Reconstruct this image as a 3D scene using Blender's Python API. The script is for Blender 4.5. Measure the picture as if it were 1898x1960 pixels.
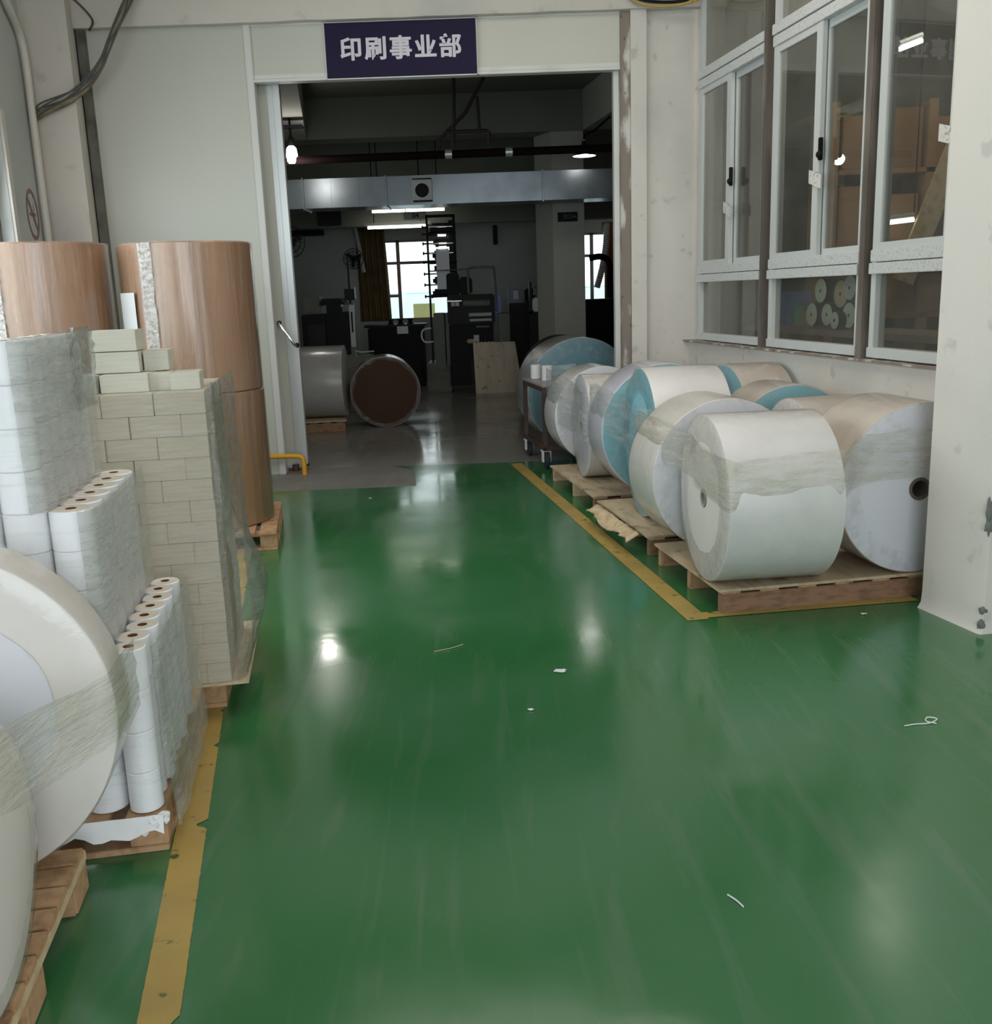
import bpy, bmesh, math, random
from mathutils import Vector, Matrix, noise as mnoise
random.seed(7)
PI = math.pi
sc = bpy.context.scene
for o in list(bpy.data.objects): bpy.data.objects.remove(o)
COL = sc.collection

# ------------------------------------------------------------------ camera
PITCH, ROLL, FPX = math.radians(12.5), math.radians(2.05), 1880.0
cam = bpy.data.cameras.new('camera'); cam_o = bpy.data.objects.new('camera', cam); COL.objects.link(cam_o)
fwd = Vector((0, math.cos(PITCH), -math.sin(PITCH))); rt = Vector((1, 0, 0)); up = rt.cross(fwd)
R_ = math.cos(ROLL)*rt - math.sin(ROLL)*up; U_ = math.cos(ROLL)*up + math.sin(ROLL)*rt
cam_o.matrix_world = Matrix(((R_.x, U_.x, -fwd.x, 0), (R_.y, U_.y, -fwd.y, 0), (R_.z, U_.z, -fwd.z, 1.45), (0, 0, 0, 1)))
cam.sensor_fit = 'VERTICAL'; cam.sensor_height = 24.0; cam.lens = FPX/1960*24.0
cam.clip_start = 0.05; cam.clip_end = 200
sc.camera = cam_o

# ------------------------------------------------------------------ colour, world and daylight
sc.view_settings.view_transform = 'Standard'; sc.view_settings.look = 'None'
sc.view_settings.gamma = 1.0; sc.view_settings.use_curve_mapping = False
sc.view_settings.exposure = -0.22
sc.cycles.transparent_max_bounces = 32
sc.cycles.max_bounces = 10
sc.cycles.sample_clamp_indirect = 6.0
world = bpy.data.worlds.new('sky'); sc.world = world; world.use_nodes = True
wn = world.node_tree.nodes; wn['Background'].inputs[0].default_value = (0.86, 0.94, 1.0, 1); wn['Background'].inputs[1].default_value = 3.6

def area(name, loc, target, sx, sy, power, color):
    l = bpy.data.lights.new(name, 'AREA'); l.shape = 'RECTANGLE'; l.size = sx; l.size_y = sy; l.energy = power; l.color = color
    o = bpy.data.objects.new(name, l); COL.objects.link(o); o.location = loc
    o.rotation_euler = (Vector(target) - Vector(loc)).to_track_quat('-Z', 'Y').to_euler()
    return o
area('daylight_gate', (0.6, -4.9, 2.1), (0.6, 3.0, 1.3), 5.6, 3.4, 150, (0.88, 0.945, 1.0))
area('daylight_left_window', (-2.95, 4.1, 1.88), (0.0, 4.56, 1.2), 5.8, 1.6, 140, (0.87, 0.94, 1.0))
area('hall_ceiling_lamps', (0.2, 4.9, 4.3), (0.2, 4.9, 0.0), 2.6, 3.4, 80, (1.0, 0.92, 0.82))

# ------------------------------------------------------------------ materials
MATS = {}
def nodes_of(m):
    return m.node_tree.nodes, m.node_tree.links
def mat(name, col, rough=0.55, metal=0.0, spec=0.5, col2=None, nscale=3.0, nlo=0.45, nhi=0.7, stretch=(1, 1, 1), detail=6.0, bump=0.0, bscale=40.0, bstretch=(1, 1, 1), coat=0.0, coat_rough=0.1, emit=None, estr=0.0, col3=None, n3=12.0, rough2=None):
    m = bpy.data.materials.new(name); m.use_nodes = True
    n, l = nodes_of(m); b = n['Principled BSDF']
    b.inputs['Base Color'].default_value = (*col, 1); b.inputs['Roughness'].default_value = rough
    b.inputs['Metallic'].default_value = metal; b.inputs['Specular IOR Level'].default_value = spec
    b.inputs['Coat Weight'].default_value = coat; b.inputs['Coat Roughness'].default_value = coat_rough
    if emit: b.inputs['Emission Color'].default_value = (*emit, 1); b.inputs['Emission Strength'].default_value = estr
    tc = n.new('ShaderNodeTexCoord')
    def noise(scale, st, det=detail):
        mp = n.new('ShaderNodeMapping'); mp.inputs['Scale'].default_value = st
        l.new(tc.outputs['Object'], mp.inputs[0])
        t = n.new('ShaderNodeTexNoise'); t.inputs['Scale'].default_value = scale; t.inputs['Detail'].default_value = det
        l.new(mp.outputs[0], t.inputs['Vector']); return t
    def ramp(t, lo, hi):
        r = n.new('ShaderNodeMapRange'); r.inputs[1].default_value = lo; r.inputs[2].default_value = hi
        l.new(t.outputs[0], r.inputs[0]); return r
    last = None
    if col2:
        r = ramp(noise(nscale, stretch), nlo, nhi)
        mx = n.new('ShaderNodeMix'); mx.data_type = 'RGBA'; mx.inputs[6].default_value = (*col, 1); mx.inputs[7].default_value = (*col2, 1)
        l.new(r.outputs[0], mx.inputs[0]); last = mx
        if rough2 is not None:
            rr = n.new('ShaderNodeMapRange'); rr.inputs[3].default_value = rough; rr.inputs[4].default_value = rough2
            l.new(r.outputs[0], rr.inputs[0]); l.new(rr.outputs[0], b.inputs['Roughness'])
    if col3:
        r = ramp(noise(n3, (1, 1, 1), 8.0), 0.62, 0.70)
        mx = n.new('ShaderNodeMix'); mx.data_type = 'RGBA'; mx.inputs[6].default_value = (*col, 1); mx.inputs[7].default_value = (*col3, 1)
        if last: l.new(last.outputs[2], mx.inputs[6])
        l.new(r.outputs[0], mx.inputs[0]); last = mx
    if last: l.new(last.outputs[2], b.inputs['Base Color'])
    if bump:
        t = noise(bscale, bstretch, 4.0); bp = n.new('ShaderNodeBump'); bp.inputs['Strength'].default_value = bump; bp.inputs['Distance'].default_value = 0.01
        l.new(t.outputs[0], bp.inputs['Height']); l.new(bp.outputs[0], b.inputs['Normal'])
        if coat: l.new(bp.outputs[0], b.inputs['Coat Normal'])
    MATS[name] = m
    return m
def thin_fresnel(n, l, ior, bump=None):
    geo = n.new('ShaderNodeNewGeometry'); mx = n.new('ShaderNodeMix'); mx.data_type = 'FLOAT'
    mx.inputs[2].default_value = ior; mx.inputs[3].default_value = 1.0/ior
    l.new(geo.outputs['Backfacing'], mx.inputs[0]); fr = n.new('ShaderNodeFresnel'); l.new(mx.outputs[0], fr.inputs[0])
    if bump: l.new(bump.outputs[0], fr.inputs['Normal'])
    return fr
def film(name, tint, lo, hi, stretch, nscale=6.0, rough=0.22, bump=0.6, nlo=0.42, nhi=0.72):
    """clear stretch film: mostly see-through, with milky streaks and sharp glints"""
    m = bpy.data.materials.new(name); m.use_nodes = True
    n, l = nodes_of(m); b = n['Principled BSDF']; out = n['Material Output']
    b.inputs['Base Color'].default_value = (*tint, 1); b.inputs['Roughness'].default_value = rough; b.inputs['Specular IOR Level'].default_value = 0.8
    tc = n.new('ShaderNodeTexCoord'); mp = n.new('ShaderNodeMapping'); mp.inputs['Scale'].default_value = stretch
    l.new(tc.outputs['Object'], mp.inputs[0])
    t = n.new('ShaderNodeTexNoise'); t.inputs['Scale'].default_value = nscale; t.inputs['Detail'].default_value = 7; t.inputs['Roughness'].default_value = 0.65
    l.new(mp.outputs[0], t.inputs['Vector'])
    r = n.new('ShaderNodeMapRange'); r.inputs[1].default_value = nlo; r.inputs[2].default_value = nhi; r.inputs[3].default_value = lo; r.inputs[4].default_value = hi
    l.new(t.outputs[0], r.inputs[0])
    bp = n.new('ShaderNodeBump'); bp.inputs['Strength'].default_value = bump; bp.inputs['Distance'].default_value = 0.02
    l.new(t.outputs[0], bp.inputs['Height']); l.new(bp.outputs[0], b.inputs['Normal'])
    gl = n.new('ShaderNodeBsdfGlossy'); gl.inputs['Roughness'].default_value = 0.12; l.new(bp.outputs[0], gl.inputs['Normal'])
    tr = n.new('ShaderNodeBsdfTransparent')
    fr = thin_fresnel(n, l, 1.5, bp)
    mg = n.new('ShaderNodeMixShader'); l.new(fr.outputs[0], mg.inputs[0]); l.new(tr.outputs[0], mg.inputs[1]); l.new(gl.outputs[0], mg.inputs[2])
    ms = n.new('ShaderNodeMixShader'); l.new(r.outputs[0], ms.inputs[0]); l.new(mg.outputs[0], ms.inputs[1]); l.new(b.outputs[0], ms.inputs[2])
    l.new(ms.outputs[0], out.inputs['Surface'])
    MATS[name] = m; return m
def glass(name, dirt=0.10, ior=1.55, tint=(0.55, 0.53, 0.48)):
    m = bpy.data.materials.new(name); m.use_nodes = True
    n, l = nodes_of(m); out = n['Material Output']; n.remove(n['Principled BSDF'])
    tr = n.new('ShaderNodeBsdfTransparent'); tr.inputs[0].default_value = (0.82, 0.84, 0.82, 1)
    gl = n.new('ShaderNodeBsdfGlossy'); gl.inputs['Roughness'].default_value = 0.012
    fr = thin_fresnel(n, l, ior)
    mg = n.new('ShaderNodeMixShader'); l.new(fr.outputs[0], mg.inputs[0]); l.new(tr.outputs[0], mg.inputs[1]); l.new(gl.outputs[0], mg.inputs[2])
    df = n.new('ShaderNodeBsdfDiffuse'); df.inputs[0].default_value = (*tint, 1)
    tc = n.new('ShaderNodeTexCoord'); t = n.new('ShaderNodeTexNoise'); t.inputs['Scale'].default_value = 2.5; t.inputs['Detail'].default_value = 8
    l.new(tc.outputs['Object'], t.inputs['Vector'])
    r = n.new('ShaderNodeMapRange'); r.inputs[1].default_value = 0.3; r.inputs[2].default_value = 0.8; r.inputs[3].default_value = dirt*0.5; r.inputs[4].default_value = dirt*1.6
    l.new(t.outputs[0], r.inputs[0])
    ms = n.new('ShaderNodeMixShader'); l.new(r.outputs[0], ms.inputs[0]); l.new(mg.outputs[0], ms.inputs[1]); l.new(df.outputs[0], ms.inputs[2])
    l.new(ms.outputs[0], out.inputs['Surface']); MATS[name] = m; return m

PLASTER = mat('plaster', (0.61, 0.565, 0.51), 0.85, col2=(0.50, 0.48, 0.45), nscale=1.6, nlo=0.5, nhi=0.75, bump=0.25, bscale=14, col3=(0.50, 0.465, 0.42), n3=5.0)
PLASTER_W = mat('white_plaster', (0.64, 0.605, 0.56), 0.85, col2=(0.54, 0.515, 0.48), nscale=1.1, nlo=0.52, nhi=0.72, bump=0.3, bscale=10, col3=(0.50, 0.475, 0.445), n3=9.0)
LEFTWALL = mat('grey_plaster', (0.50, 0.52, 0.50), 0.85, col2=(0.42, 0.43, 0.41), nscale=1.3, bump=0.25, bscale=12)
PANEL = mat('sandwich_panel', (0.535, 0.53, 0.47), 0.38, col2=(0.505, 0.50, 0.445), nscale=0.8, stretch=(1, 1, 0.3))
TRIM = mat('panel_trim', (0.62, 0.615, 0.585), 0.4, col2=(0.46, 0.44, 0.40), nscale=2.5, nlo=0.55, nhi=0.8, stretch=(1, 1, 0.4))
STEEL_D = mat('dark_steel', (0.16, 0.155, 0.13), 0.6, col2=(0.07, 0.06, 0.05), nscale=6)
JAMB = mat('scuffed_jamb', (0.22, 0.18, 0.145), 0.55, col2=(0.58, 0.56, 0.52), nscale=9, nlo=0.52, nhi=0.62, stretch=(1, 1, 0.35), col3=(0.10, 0.06, 0.04), n3=16)
ALU = mat('aluminium', (0.62, 0.64, 0.64), 0.4, metal=0.5)
CHROME = mat('bright_steel', (0.8, 0.8, 0.8), 0.18, metal=1.0)
WINFRAME = mat('white_window_frame', (0.56, 0.58, 0.575), 0.4)
PRINT = mat('printed_frame_film', (0.60, 0.61, 0.60), 0.42, col2=(0.46, 0.475, 0.49), nscale=75, nlo=0.55, nhi=0.62, stretch=(0.8, 0.8, 1.2), detail=2)
MULL = mat('brown_mullion', (0.10, 0.085, 0.07), 0.5, col2=(0.20, 0.175, 0.15), nscale=8, stretch=(1, 1, 0.2))
GLASS = glass('window_glass', 0.06)
GLASS_UP = glass('dusty_glass', 0.40, tint=(0.34, 0.32, 0.28))
GLASS_CLEAR = glass('clear_glass', 0.02)
SIGNBLUE = mat('sign_navy', (0.016, 0.012, 0.040), 0.6, spec=0.15)
SIGNWHITE = mat('sign_white', (0.62, 0.58, 0.66), 0.5)
WOOD = mat('pallet_wood', (0.46, 0.28, 0.15), 0.75, col2=(0.33, 0.18, 0.09), nscale=5, stretch=(6, 6, 6), bump=0.3, bscale=30, col3=(0.22, 0.11, 0.05), n3=5)
WOOD_L = mat('pale_pallet_wood', (0.60, 0.46, 0.29), 0.75, col2=(0.45, 0.31, 0.18), nscale=4, stretch=(5, 5, 5), bump=0.3, bscale=30)
WOOD_D = mat('brown_pallet_wood', (0.27, 0.15, 0.085), 0.75, col2=(0.16, 0.085, 0.05), nscale=4, stretch=(3, 3, 9), bump=0.3, bscale=25)
PLY = mat('plywood', (0.50, 0.40, 0.27), 0.7, col2=(0.38, 0.28, 0.17), nscale=3, stretch=(8, 1.5, 8), col3=(0.27, 0.17, 0.09), n3=7)
PAPER = mat('white_paper', (0.72, 0.70, 0.69), 0.42, spec=0.45, col2=(0.69, 0.67, 0.655), nscale=1.2, coat=0.15, coat_rough=0.25)
PAPER_B = mat('backing_paper', (0.58, 0.51, 0.445), 0.5, col2=(0.54, 0.475, 0.41), nscale=2.5, stretch=(14, 1, 1))
PAPER_L = mat('lined_paper', (0.70, 0.66, 0.62), 0.45, col2=(0.62, 0.58, 0.54), nscale=3, stretch=(22, 1, 1), coat=0.1)
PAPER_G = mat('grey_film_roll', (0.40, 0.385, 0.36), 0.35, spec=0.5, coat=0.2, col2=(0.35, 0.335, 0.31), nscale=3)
LAV = mat('lavender_paper', (0.60, 0.58, 0.66), 0.4, coat=0.2)
FACE = mat('paper_roll_end', (0.72, 0.67, 0.63), 0.7, col2=(0.62, 0.58, 0.54), nscale=2)
FACE_L = mat('lavender_roll_end', (0.66, 0.655, 0.70), 0.6, col2=(0.63, 0.625, 0.67), nscale=1.5)
BLUE = mat('blue_roll_end', (0.21, 0.46, 0.53), 0.5, col2=(0.19, 0.42, 0.49), nscale=1.5)
BLUE_DIM = mat('shaded_blue_roll_end', (0.12, 0.25, 0.30), 0.5, col2=(0.10, 0.22, 0.265), nscale=1.5)  # the blue end colour, darkened to carry the dimmer back room light
BLUE_L = mat('pale_blue_roll_end', (0.30, 0.56, 0.66), 0.5)
CORE = mat('cardboard_core', (0.13, 0.10, 0.08), 0.8)
CORE_G = mat('grey_core', (0.36, 0.35, 0.33), 0.6)
KRAFT = mat('kraft_paper', (0.34, 0.175, 0.085), 0.42, col2=(0.23, 0.115, 0.055), nscale=3.0, stretch=(5, 5, 0.12), coat=1.0, coat_rough=0.16, bump=0.12, bscale=10, bstretch=(6, 6, 0.15))
KRAFT_D = mat('kraft_end_disc', (0.055, 0.023, 0.010), 0.8)
LABELP = mat('small_roll_paper', (0.80, 0.80, 0.82), 0.4, coat=0.2, coat_rough=0.3)
LABELT = mat('small_roll_top', (0.68, 0.615, 0.54), 0.7)
LCORE = mat('small_roll_core', (0.16, 0.06, 0.03), 0.8)
CREAM = mat('cream_paper', (0.41, 0.36, 0.275), 0.65, col2=(0.35, 0.305, 0.225), nscale=9, stretch=(0.6, 0.6, 9))
CREAM_T = mat('pale_cream_paper', (0.53, 0.51, 0.43), 0.65, col2=(0.48, 0.46, 0.38), nscale=9, stretch=(0.6, 0.6, 9))
WHITE = mat('plain_white', (0.72, 0.72, 0.73), 0.5)
F_KRAFT = film('kraft_wrap_film', (0.72, 0.66, 0.60), 0.0, 0.24, (5, 5, 0.4), 4.5, bump=1.0, nlo=0.52, nhi=0.8)
F_ROLL = film('roll_wrap_film', (0.72, 0.71, 0.70), 0.0, 0.12, (1, 1, 1), 5, bump=0.25)
F_EDGE = film('crinkled_end_film', (0.70, 0.69, 0.69), 0.02, 0.30, (1, 1, 1), 14, rough=0.15, bump=1.0, nlo=0.5)
F_BAND = film('twisted_band_film', (0.70, 0.67, 0.53), 0.12, 0.62, (0.9, 0.9, 7), 5, bump=0.9)
F_BANDB = film('clear_band_film', (0.66, 0.72, 0.71), 0.10, 0.5, (0.9, 0.9, 7), 5, bump=0.9)
F_SHEET = film('pallet_wrap_film', (0.54, 0.55, 0.50), 0.28, 0.62, (1.2, 1.2, 8), 5, bump=0.9)
F_FRONT = film('front_wrap_film', (0.70, 0.69, 0.64), 0.0, 0.22, (0.8, 0.8, 8), 5, bump=0.35, nlo=0.55)
F_SIDE = film('shiny_side_film', (0.30, 0.33, 0.29), 0.25, 0.60, (1, 1, 2.5), 11, rough=0.12, bump=1.0)
YELLOW = mat('yellow_floor_tape', (0.42, 0.285, 0.075), 0.45, col2=(0.34, 0.24, 0.075), nscale=4, col3=(0.03, 0.07, 0.025), n3=17)
YPAINT = mat('yellow_paint', (0.72, 0.36, 0.02), 0.4)
PVC = mat('white_pvc', (0.60, 0.56, 0.50), 0.45)
HOSE = mat('dusty_hose', (0.24, 0.20, 0.13), 0.8, col2=(0.12, 0.10, 0.07), nscale=12)
WIRE = mat('grey_cable', (0.08, 0.08, 0.08), 0.6)
STENCIL = mat('faded_red_paint', (0.30, 0.16, 0.13), 0.8)
BLACK = mat('black_machine', (0.007, 0.007, 0.007), 0.6, spec=0.2)
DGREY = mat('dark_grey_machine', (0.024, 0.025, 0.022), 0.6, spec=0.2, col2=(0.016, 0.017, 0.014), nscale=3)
MGREY = mat('grey_green_machine', (0.15, 0.155, 0.125), 0.6, spec=0.25, col2=(0.11, 0.115, 0.09), nscale=3)
LGREY = mat('light_grey_machine', (0.42, 0.44, 0.42), 0.45)
DUCT = mat('galvanised_duct', (0.20, 0.225, 0.24), 0.30, metal=0.7, col2=(0.14, 0.16, 0.17), nscale=2.5)
REDPIPE = mat('red_sprinkler_pipe', (0.012, 0.005, 0.005), 0.8, spec=0.08)
BLKPIPE = mat('black_pipe', (0.03, 0.022, 0.02), 0.6)
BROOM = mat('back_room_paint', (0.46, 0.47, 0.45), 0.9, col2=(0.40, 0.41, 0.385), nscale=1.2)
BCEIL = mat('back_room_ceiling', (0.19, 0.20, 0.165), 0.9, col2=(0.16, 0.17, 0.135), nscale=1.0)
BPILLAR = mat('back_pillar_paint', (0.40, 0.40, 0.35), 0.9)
CURT = mat('ochre_curtain', (0.17, 0.115, 0.045), 0.9, col2=(0.12, 0.08, 0.03), nscale=5)
CURT2 = mat('brown_curtain', (0.42, 0.16, 0.065), 0.8, col2=(0.25, 0.085, 0.04), nscale=4, stretch=(9, 9, 0.3))
RUST = mat('rusty_cart_paint', (0.075, 0.045, 0.035), 0.6, col2=(0.045, 0.028, 0.022), nscale=8)
RUBBER = mat('dark_rubber', (0.025, 0.03, 0.038), 0.7)
LAMP = mat('lit_lamp', (1, 1, 1), 0.5, emit=(1.0, 0.97, 0.93), estr=12)
TUBE = mat('lit_tube', (1, 1, 1), 0.5, emit=(1.0, 0.97, 0.85), estr=5)
ROOF = mat('blue_metal_roof', (0.55, 0.74, 0.80), 0.5)
ROOFSIGN = mat('yellow_board', (0.62, 0.60, 0.25), 0.5)
BRICKRED = mat('maroon_bar', (0.30, 0.20, 0.18), 0.6)
BLUEBIN = mat('blue_plastic', (0.03, 0.07, 0.42), 0.4)
CARD = mat('brown_cardboard', (0.36, 0.205, 0.10), 0.8, col2=(0.28, 0.155, 0.075), nscale=2)
mat('dark_cardboard', (0.26, 0.14, 0.065), 0.8)
TAN = mat('tan_disc', (0.44, 0.35, 0.23), 0.7)
PALED = mat('pale_green_disc', (0.55, 0.58, 0.47), 0.7)
GREENPL = mat('green_plastic', (0.06, 0.26, 0.09), 0.5)
TAPEW = mat('printed_tape', (0.66, 0.64, 0.60), 0.5, col2=(0.35, 0.34, 0.33), nscale=45, nlo=0.55, nhi=0.62)

def floor_material(name, c1, c2, c3, rough_lo, rough_hi, scuff, spec=0.55):
    m = bpy.data.materials.new(name); m.use_nodes = True
    n, l = nodes_of(m); b = n['Principled BSDF']
    tc = n.new('ShaderNodeTexCoord')
    def nz(scale, st=(1, 1, 1), det=6, rot=0.0, dist=0.0):
        mp = n.new('ShaderNodeMapping'); mp.inputs['Scale'].default_value = st; mp.inputs['Rotation'].default_value = (0, 0, rot)
        l.new(tc.outputs['Object'], mp.inputs[0])
        t = n.new('ShaderNodeTexNoise'); t.inputs['Scale'].default_value = scale; t.inputs['Detail'].default_value = det; t.inputs['Distortion'].default_value = dist
        l.new(mp.outputs[0], t.inputs['Vector']); return t
    def rng(t, a, c, o0=0.0, o1=1.0):
        r = n.new('ShaderNodeMapRange'); r.inputs[1].default_value = a; r.inputs[2].default_value = c; r.inputs[3].default_value = o0; r.inputs[4].default_value = o1
        l.new(t.outputs[0], r.inputs[0]); return r
    def mix(a, c, f):
        x = n.new('ShaderNodeMix'); x.data_type = 'RGBA'
        if isinstance(a, tuple): x.inputs[6].default_value = (*a, 1)
        else: l.new(a.outputs[2], x.inputs[6])
        x.inputs[7].default_value = (*c, 1); l.new(f.outputs[0], x.inputs[0]); return x
    big = rng(nz(0.55, det=4), 0.38, 0.66)
    k = mix(c1, c2, big)
    s1 = rng(nz(1.5, (7, 0.8, 1), 7, 0.45, 0.6), 0.56, 0.80, 0, scuff)
    k = mix(k, c3, s1)
    s2 = rng(nz(1.3, (9, 0.7, 1), 7, -0.7, 0.8), 0.60, 0.82, 0, scuff*0.8)
    k = mix(k, c3, s2)
    sp = rng(nz(38, det=3), 0.74, 0.78, 0, 0.35)
    k = mix(k, c3, sp)
    l.new(k.outputs[2], b.inputs['Base Color'])
    rr = rng(nz(1.1, det=6), 0.35, 0.7, rough_lo, rough_hi)
    l.new(rr.outputs[0], b.inputs['Roughness'])
    bt = nz(3.2, (1, 1, 1), 3); bp = n.new('ShaderNodeBump'); bp.inputs['Strength'].default_value = 0.10; bp.inputs['Distance'].default_value = 0.012
    l.new(bt.outputs[0], bp.inputs['Height']); l.new(bp.outputs[0], b.inputs['Normal'])
    b.inputs['Specular IOR Level'].default_value = spec
    return m
EPOXY = floor_material('green_epoxy', (0.026, 0.145, 0.040), (0.046, 0.160, 0.072), (0.125, 0.19, 0.13), 0.09, 0.27, 0.5, 0.85)
GREYFLOOR = floor_material('grey_floor', (0.29, 0.28, 0.25), (0.22, 0.23, 0.205), (0.34, 0.33, 0.30), 0.09, 0.24, 0.5)
CONCRETE = floor_material('bare_concrete', (0.20, 0.19, 0.175), (0.15, 0.15, 0.135), (0.26, 0.25, 0.24), 0.35, 0.6, 0.5)

# ------------------------------------------------------------------ mesh helpers
class MB:
    def __init__(s): s.bm = bmesh.new(); s.mi = 0
    def mat(s, i): s.mi = i; return s
    def _tag(s, faces):
        for f in faces: f.material_index = s.mi
    def box(s, c, size, rz=0.0, bev=0.0, rot=None):
        r = bmesh.ops.create_cube(s.bm, size=1.0)
        M = Matrix.Translation(Vector(c)) @ (rot.to_4x4() if rot else Matrix.Rotation(rz, 4, 'Z')) @ Matrix.Diagonal((*size, 1))
        bmesh.ops.transform(s.bm, matrix=M, verts=r['verts'])
        fs = list({f for v in r['verts'] for f in v.link_faces}); s._tag(fs)
        if bev > 0:
            es = list({e for v in r['verts'] for e in v.link_edges})
            bb = bmesh.ops.bevel(s.bm, geom=es, offset=bev, segments=2, affect='EDGES', clamp_overlap=True)
            s._tag(bb['faces'])
        return s
    def span(s, a, b, bev=0.0):
        a, b = Vector(a), Vector(b); return s.box((a+b)/2, [abs(x) for x in (b-a)], 0, bev)
    def prism(s, pts, z0, z1):
        vb = [s.bm.verts.new((p[0], p[1], z0)) for p in pts]; vt = [s.bm.verts.new((p[0], p[1], z1)) for p in pts]
        n = len(pts); fs = [s.bm.faces.new(vb[::-1]), s.bm.faces.new(vt)]
        for i in range(n): fs.append(s.bm.faces.new((vb[i], vb[(i+1) % n], vt[(i+1) % n], vt[i])))
        s._tag(fs); return s
    def loops(s, rings, closed=True, cap=False):
        vs = [[s.bm.verts.new(p) for p in r] for r in rings]; fs = []
        for a, b in zip(vs, vs[1:]):
            n = len(a)
            for i in range(n if closed else n-1):
                fs.append(s.bm.faces.new((a[i], a[(i+1) % n], b[(i+1) % n], b[i])))
        if cap: fs.append(s.bm.faces.new(vs[0][::-1])); fs.append(s.bm.faces.new(vs[-1]))
        s._tag(fs); return s
    def lathe(s, prof, axis='Z', seg=48, o=(0, 0, 0), mats=None, a0=0.0, a1=2*PI):
        """prof = [(h, r), ...] round the axis"""
        o = Vector(o); full = abs(a1-a0-2*PI) < 1e-6; N = seg if full else seg+1
        rings = []
        for h, r in prof:
            ring = []
            for k in range(N):
                t = a0+(a1-a0)*k/seg; c, d = r*math.cos(t), r*math.sin(t)
                ring.append(o+Vector((c, d, h)) if axis == 'Z' else o+Vector((h, c, d)) if axis == 'X' else o+Vector((d, h, c)))
            rings.append(ring)
        vs = [[s.bm.verts.new(p) for p in r] for r in rings]
        for j, (a, b) in enumerate(zip(vs, vs[1:])):
            for i in range(N if full else N-1):
                f = s.bm.faces.new((a[i], a[(i+1) % N], b[(i+1) % N], b[i])); f.material_index = mats[j] if mats else s.mi
        return s
    def tube(s, pts, r, seg=10, cap=True):
        pts = [Vector(p) for p in pts]; rings = []; prev = None
        for i, p in enumerate(pts):
            t = (pts[min(i+1, len(pts)-1)]-pts[max(i-1, 0)]).normalized()
            if prev is None:
                n = t.cross(Vector((0, 0, 1)));  n = n if n.length > 1e-3 else t.cross(Vector((1, 0, 0)))
            else: n = prev - t*prev.dot(t)
            n.normalize(); prev = n; b = t.cross(n)
            rr = r[i] if isinstance(r, (list, tuple)) else r
            rings.append([p+rr*(math.cos(2*PI*k/seg)*n+math.sin(2*PI*k/seg)*b) for k in range(seg)])
        return s.loops(rings, True, cap)
    def grid(s, P):
        return s.loops(P, closed=False)
    def sphere(s, c, r, sx=1, sy=1, sz=1, u=16, v=10):
        q = bmesh.ops.create_uvsphere(s.bm, u_segments=u, v_segments=v, radius=r)
        bmesh.ops.transform(s.bm, matrix=Matrix.Translation(Vector(c)) @ Matrix.Diagonal((sx, sy, sz, 1)), verts=q['verts'])
        s._tag({f for w in q['verts'] for f in w.link_faces}); return s
    def build(s, name, mats, parent=None, world=False, smooth=True, kind=None, label=None):
        if parent is not None and world:
            M = WM[parent].inverted(); bmesh.ops.transform(s.bm, matrix=M, verts=s.bm.verts)
        bmesh.ops.recalc_face_normals(s.bm, faces=s.bm.faces)
        me = bpy.data.meshes.new(name); s.bm.to_mesh(me); s.bm.free()
        for m in (mats if isinstance(mats, (list, tuple)) else [mats]): me.materials.append(m)
        if smooth and len(me.polygons):
            me.polygons.foreach_set('use_smooth', [True]*len(me.polygons)); me.set_sharp_from_angle(angle=math.radians(35))
        o = bpy.data.objects.new(name, me); COL.objects.link(o)
        WM[o] = WM[parent].copy() if parent is not None else Matrix.Identity(4)
        if parent is not None: o.parent = parent
        if kind: o['kind'] = kind
        if label: o['label'] = label
        return o
WM = {}
def thing(name, label, cat, loc=(0, 0, 0), rz=0.0, group=None):
    o = bpy.data.objects.new(name, None); COL.objects.link(o); o.empty_display_size = 0.1
    o.location = loc; o.rotation_euler = (0, 0, rz); o['label'] = label; o['category'] = cat
    if group: o['group'] = group
    WM[o] = Matrix.Translation(Vector(loc)) @ Matrix.Rotation(rz, 4, 'Z'); return o
def tag(o, label, cat, group=None, kind=None):
    o['label'] = label; o['category'] = cat
    if group: o['group'] = group
    if kind: o['kind'] = kind
    return o
def copy_tree(o, parent=None, loc=None, rz=None):
    c = o.copy(); COL.objects.link(c)
    if parent is not None: c.parent = parent
    for ch in list(o.children): copy_tree(ch, c)
    if loc is not None: c.location = loc
    if rz is not None: c.rotation_euler = (0, 0, rz)
    WM[c] = Matrix.Translation(Vector(c.location)) @ Matrix.Rotation(c.rotation_euler.z, 4, 'Z')
    return c
def struct(o, kind='structure'): o['kind'] = kind; return o
def smooth_path(pts, n=8):
    pts = [Vector(p) for p in pts]; out = []
    for i in range(len(pts)-1):
        p0, p1, p2, p3 = pts[max(i-1, 0)], pts[i], pts[i+1], pts[min(i+2, len(pts)-1)]
        for k in range(n):
            t = k/n; out.append(0.5*((2*p1)+(p2-p0)*t+(2*p0-5*p1+4*p2-p3)*t*t+(3*p1-p0-3*p2+p3)*t**3))
    out.append(pts[-1]); return out
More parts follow.
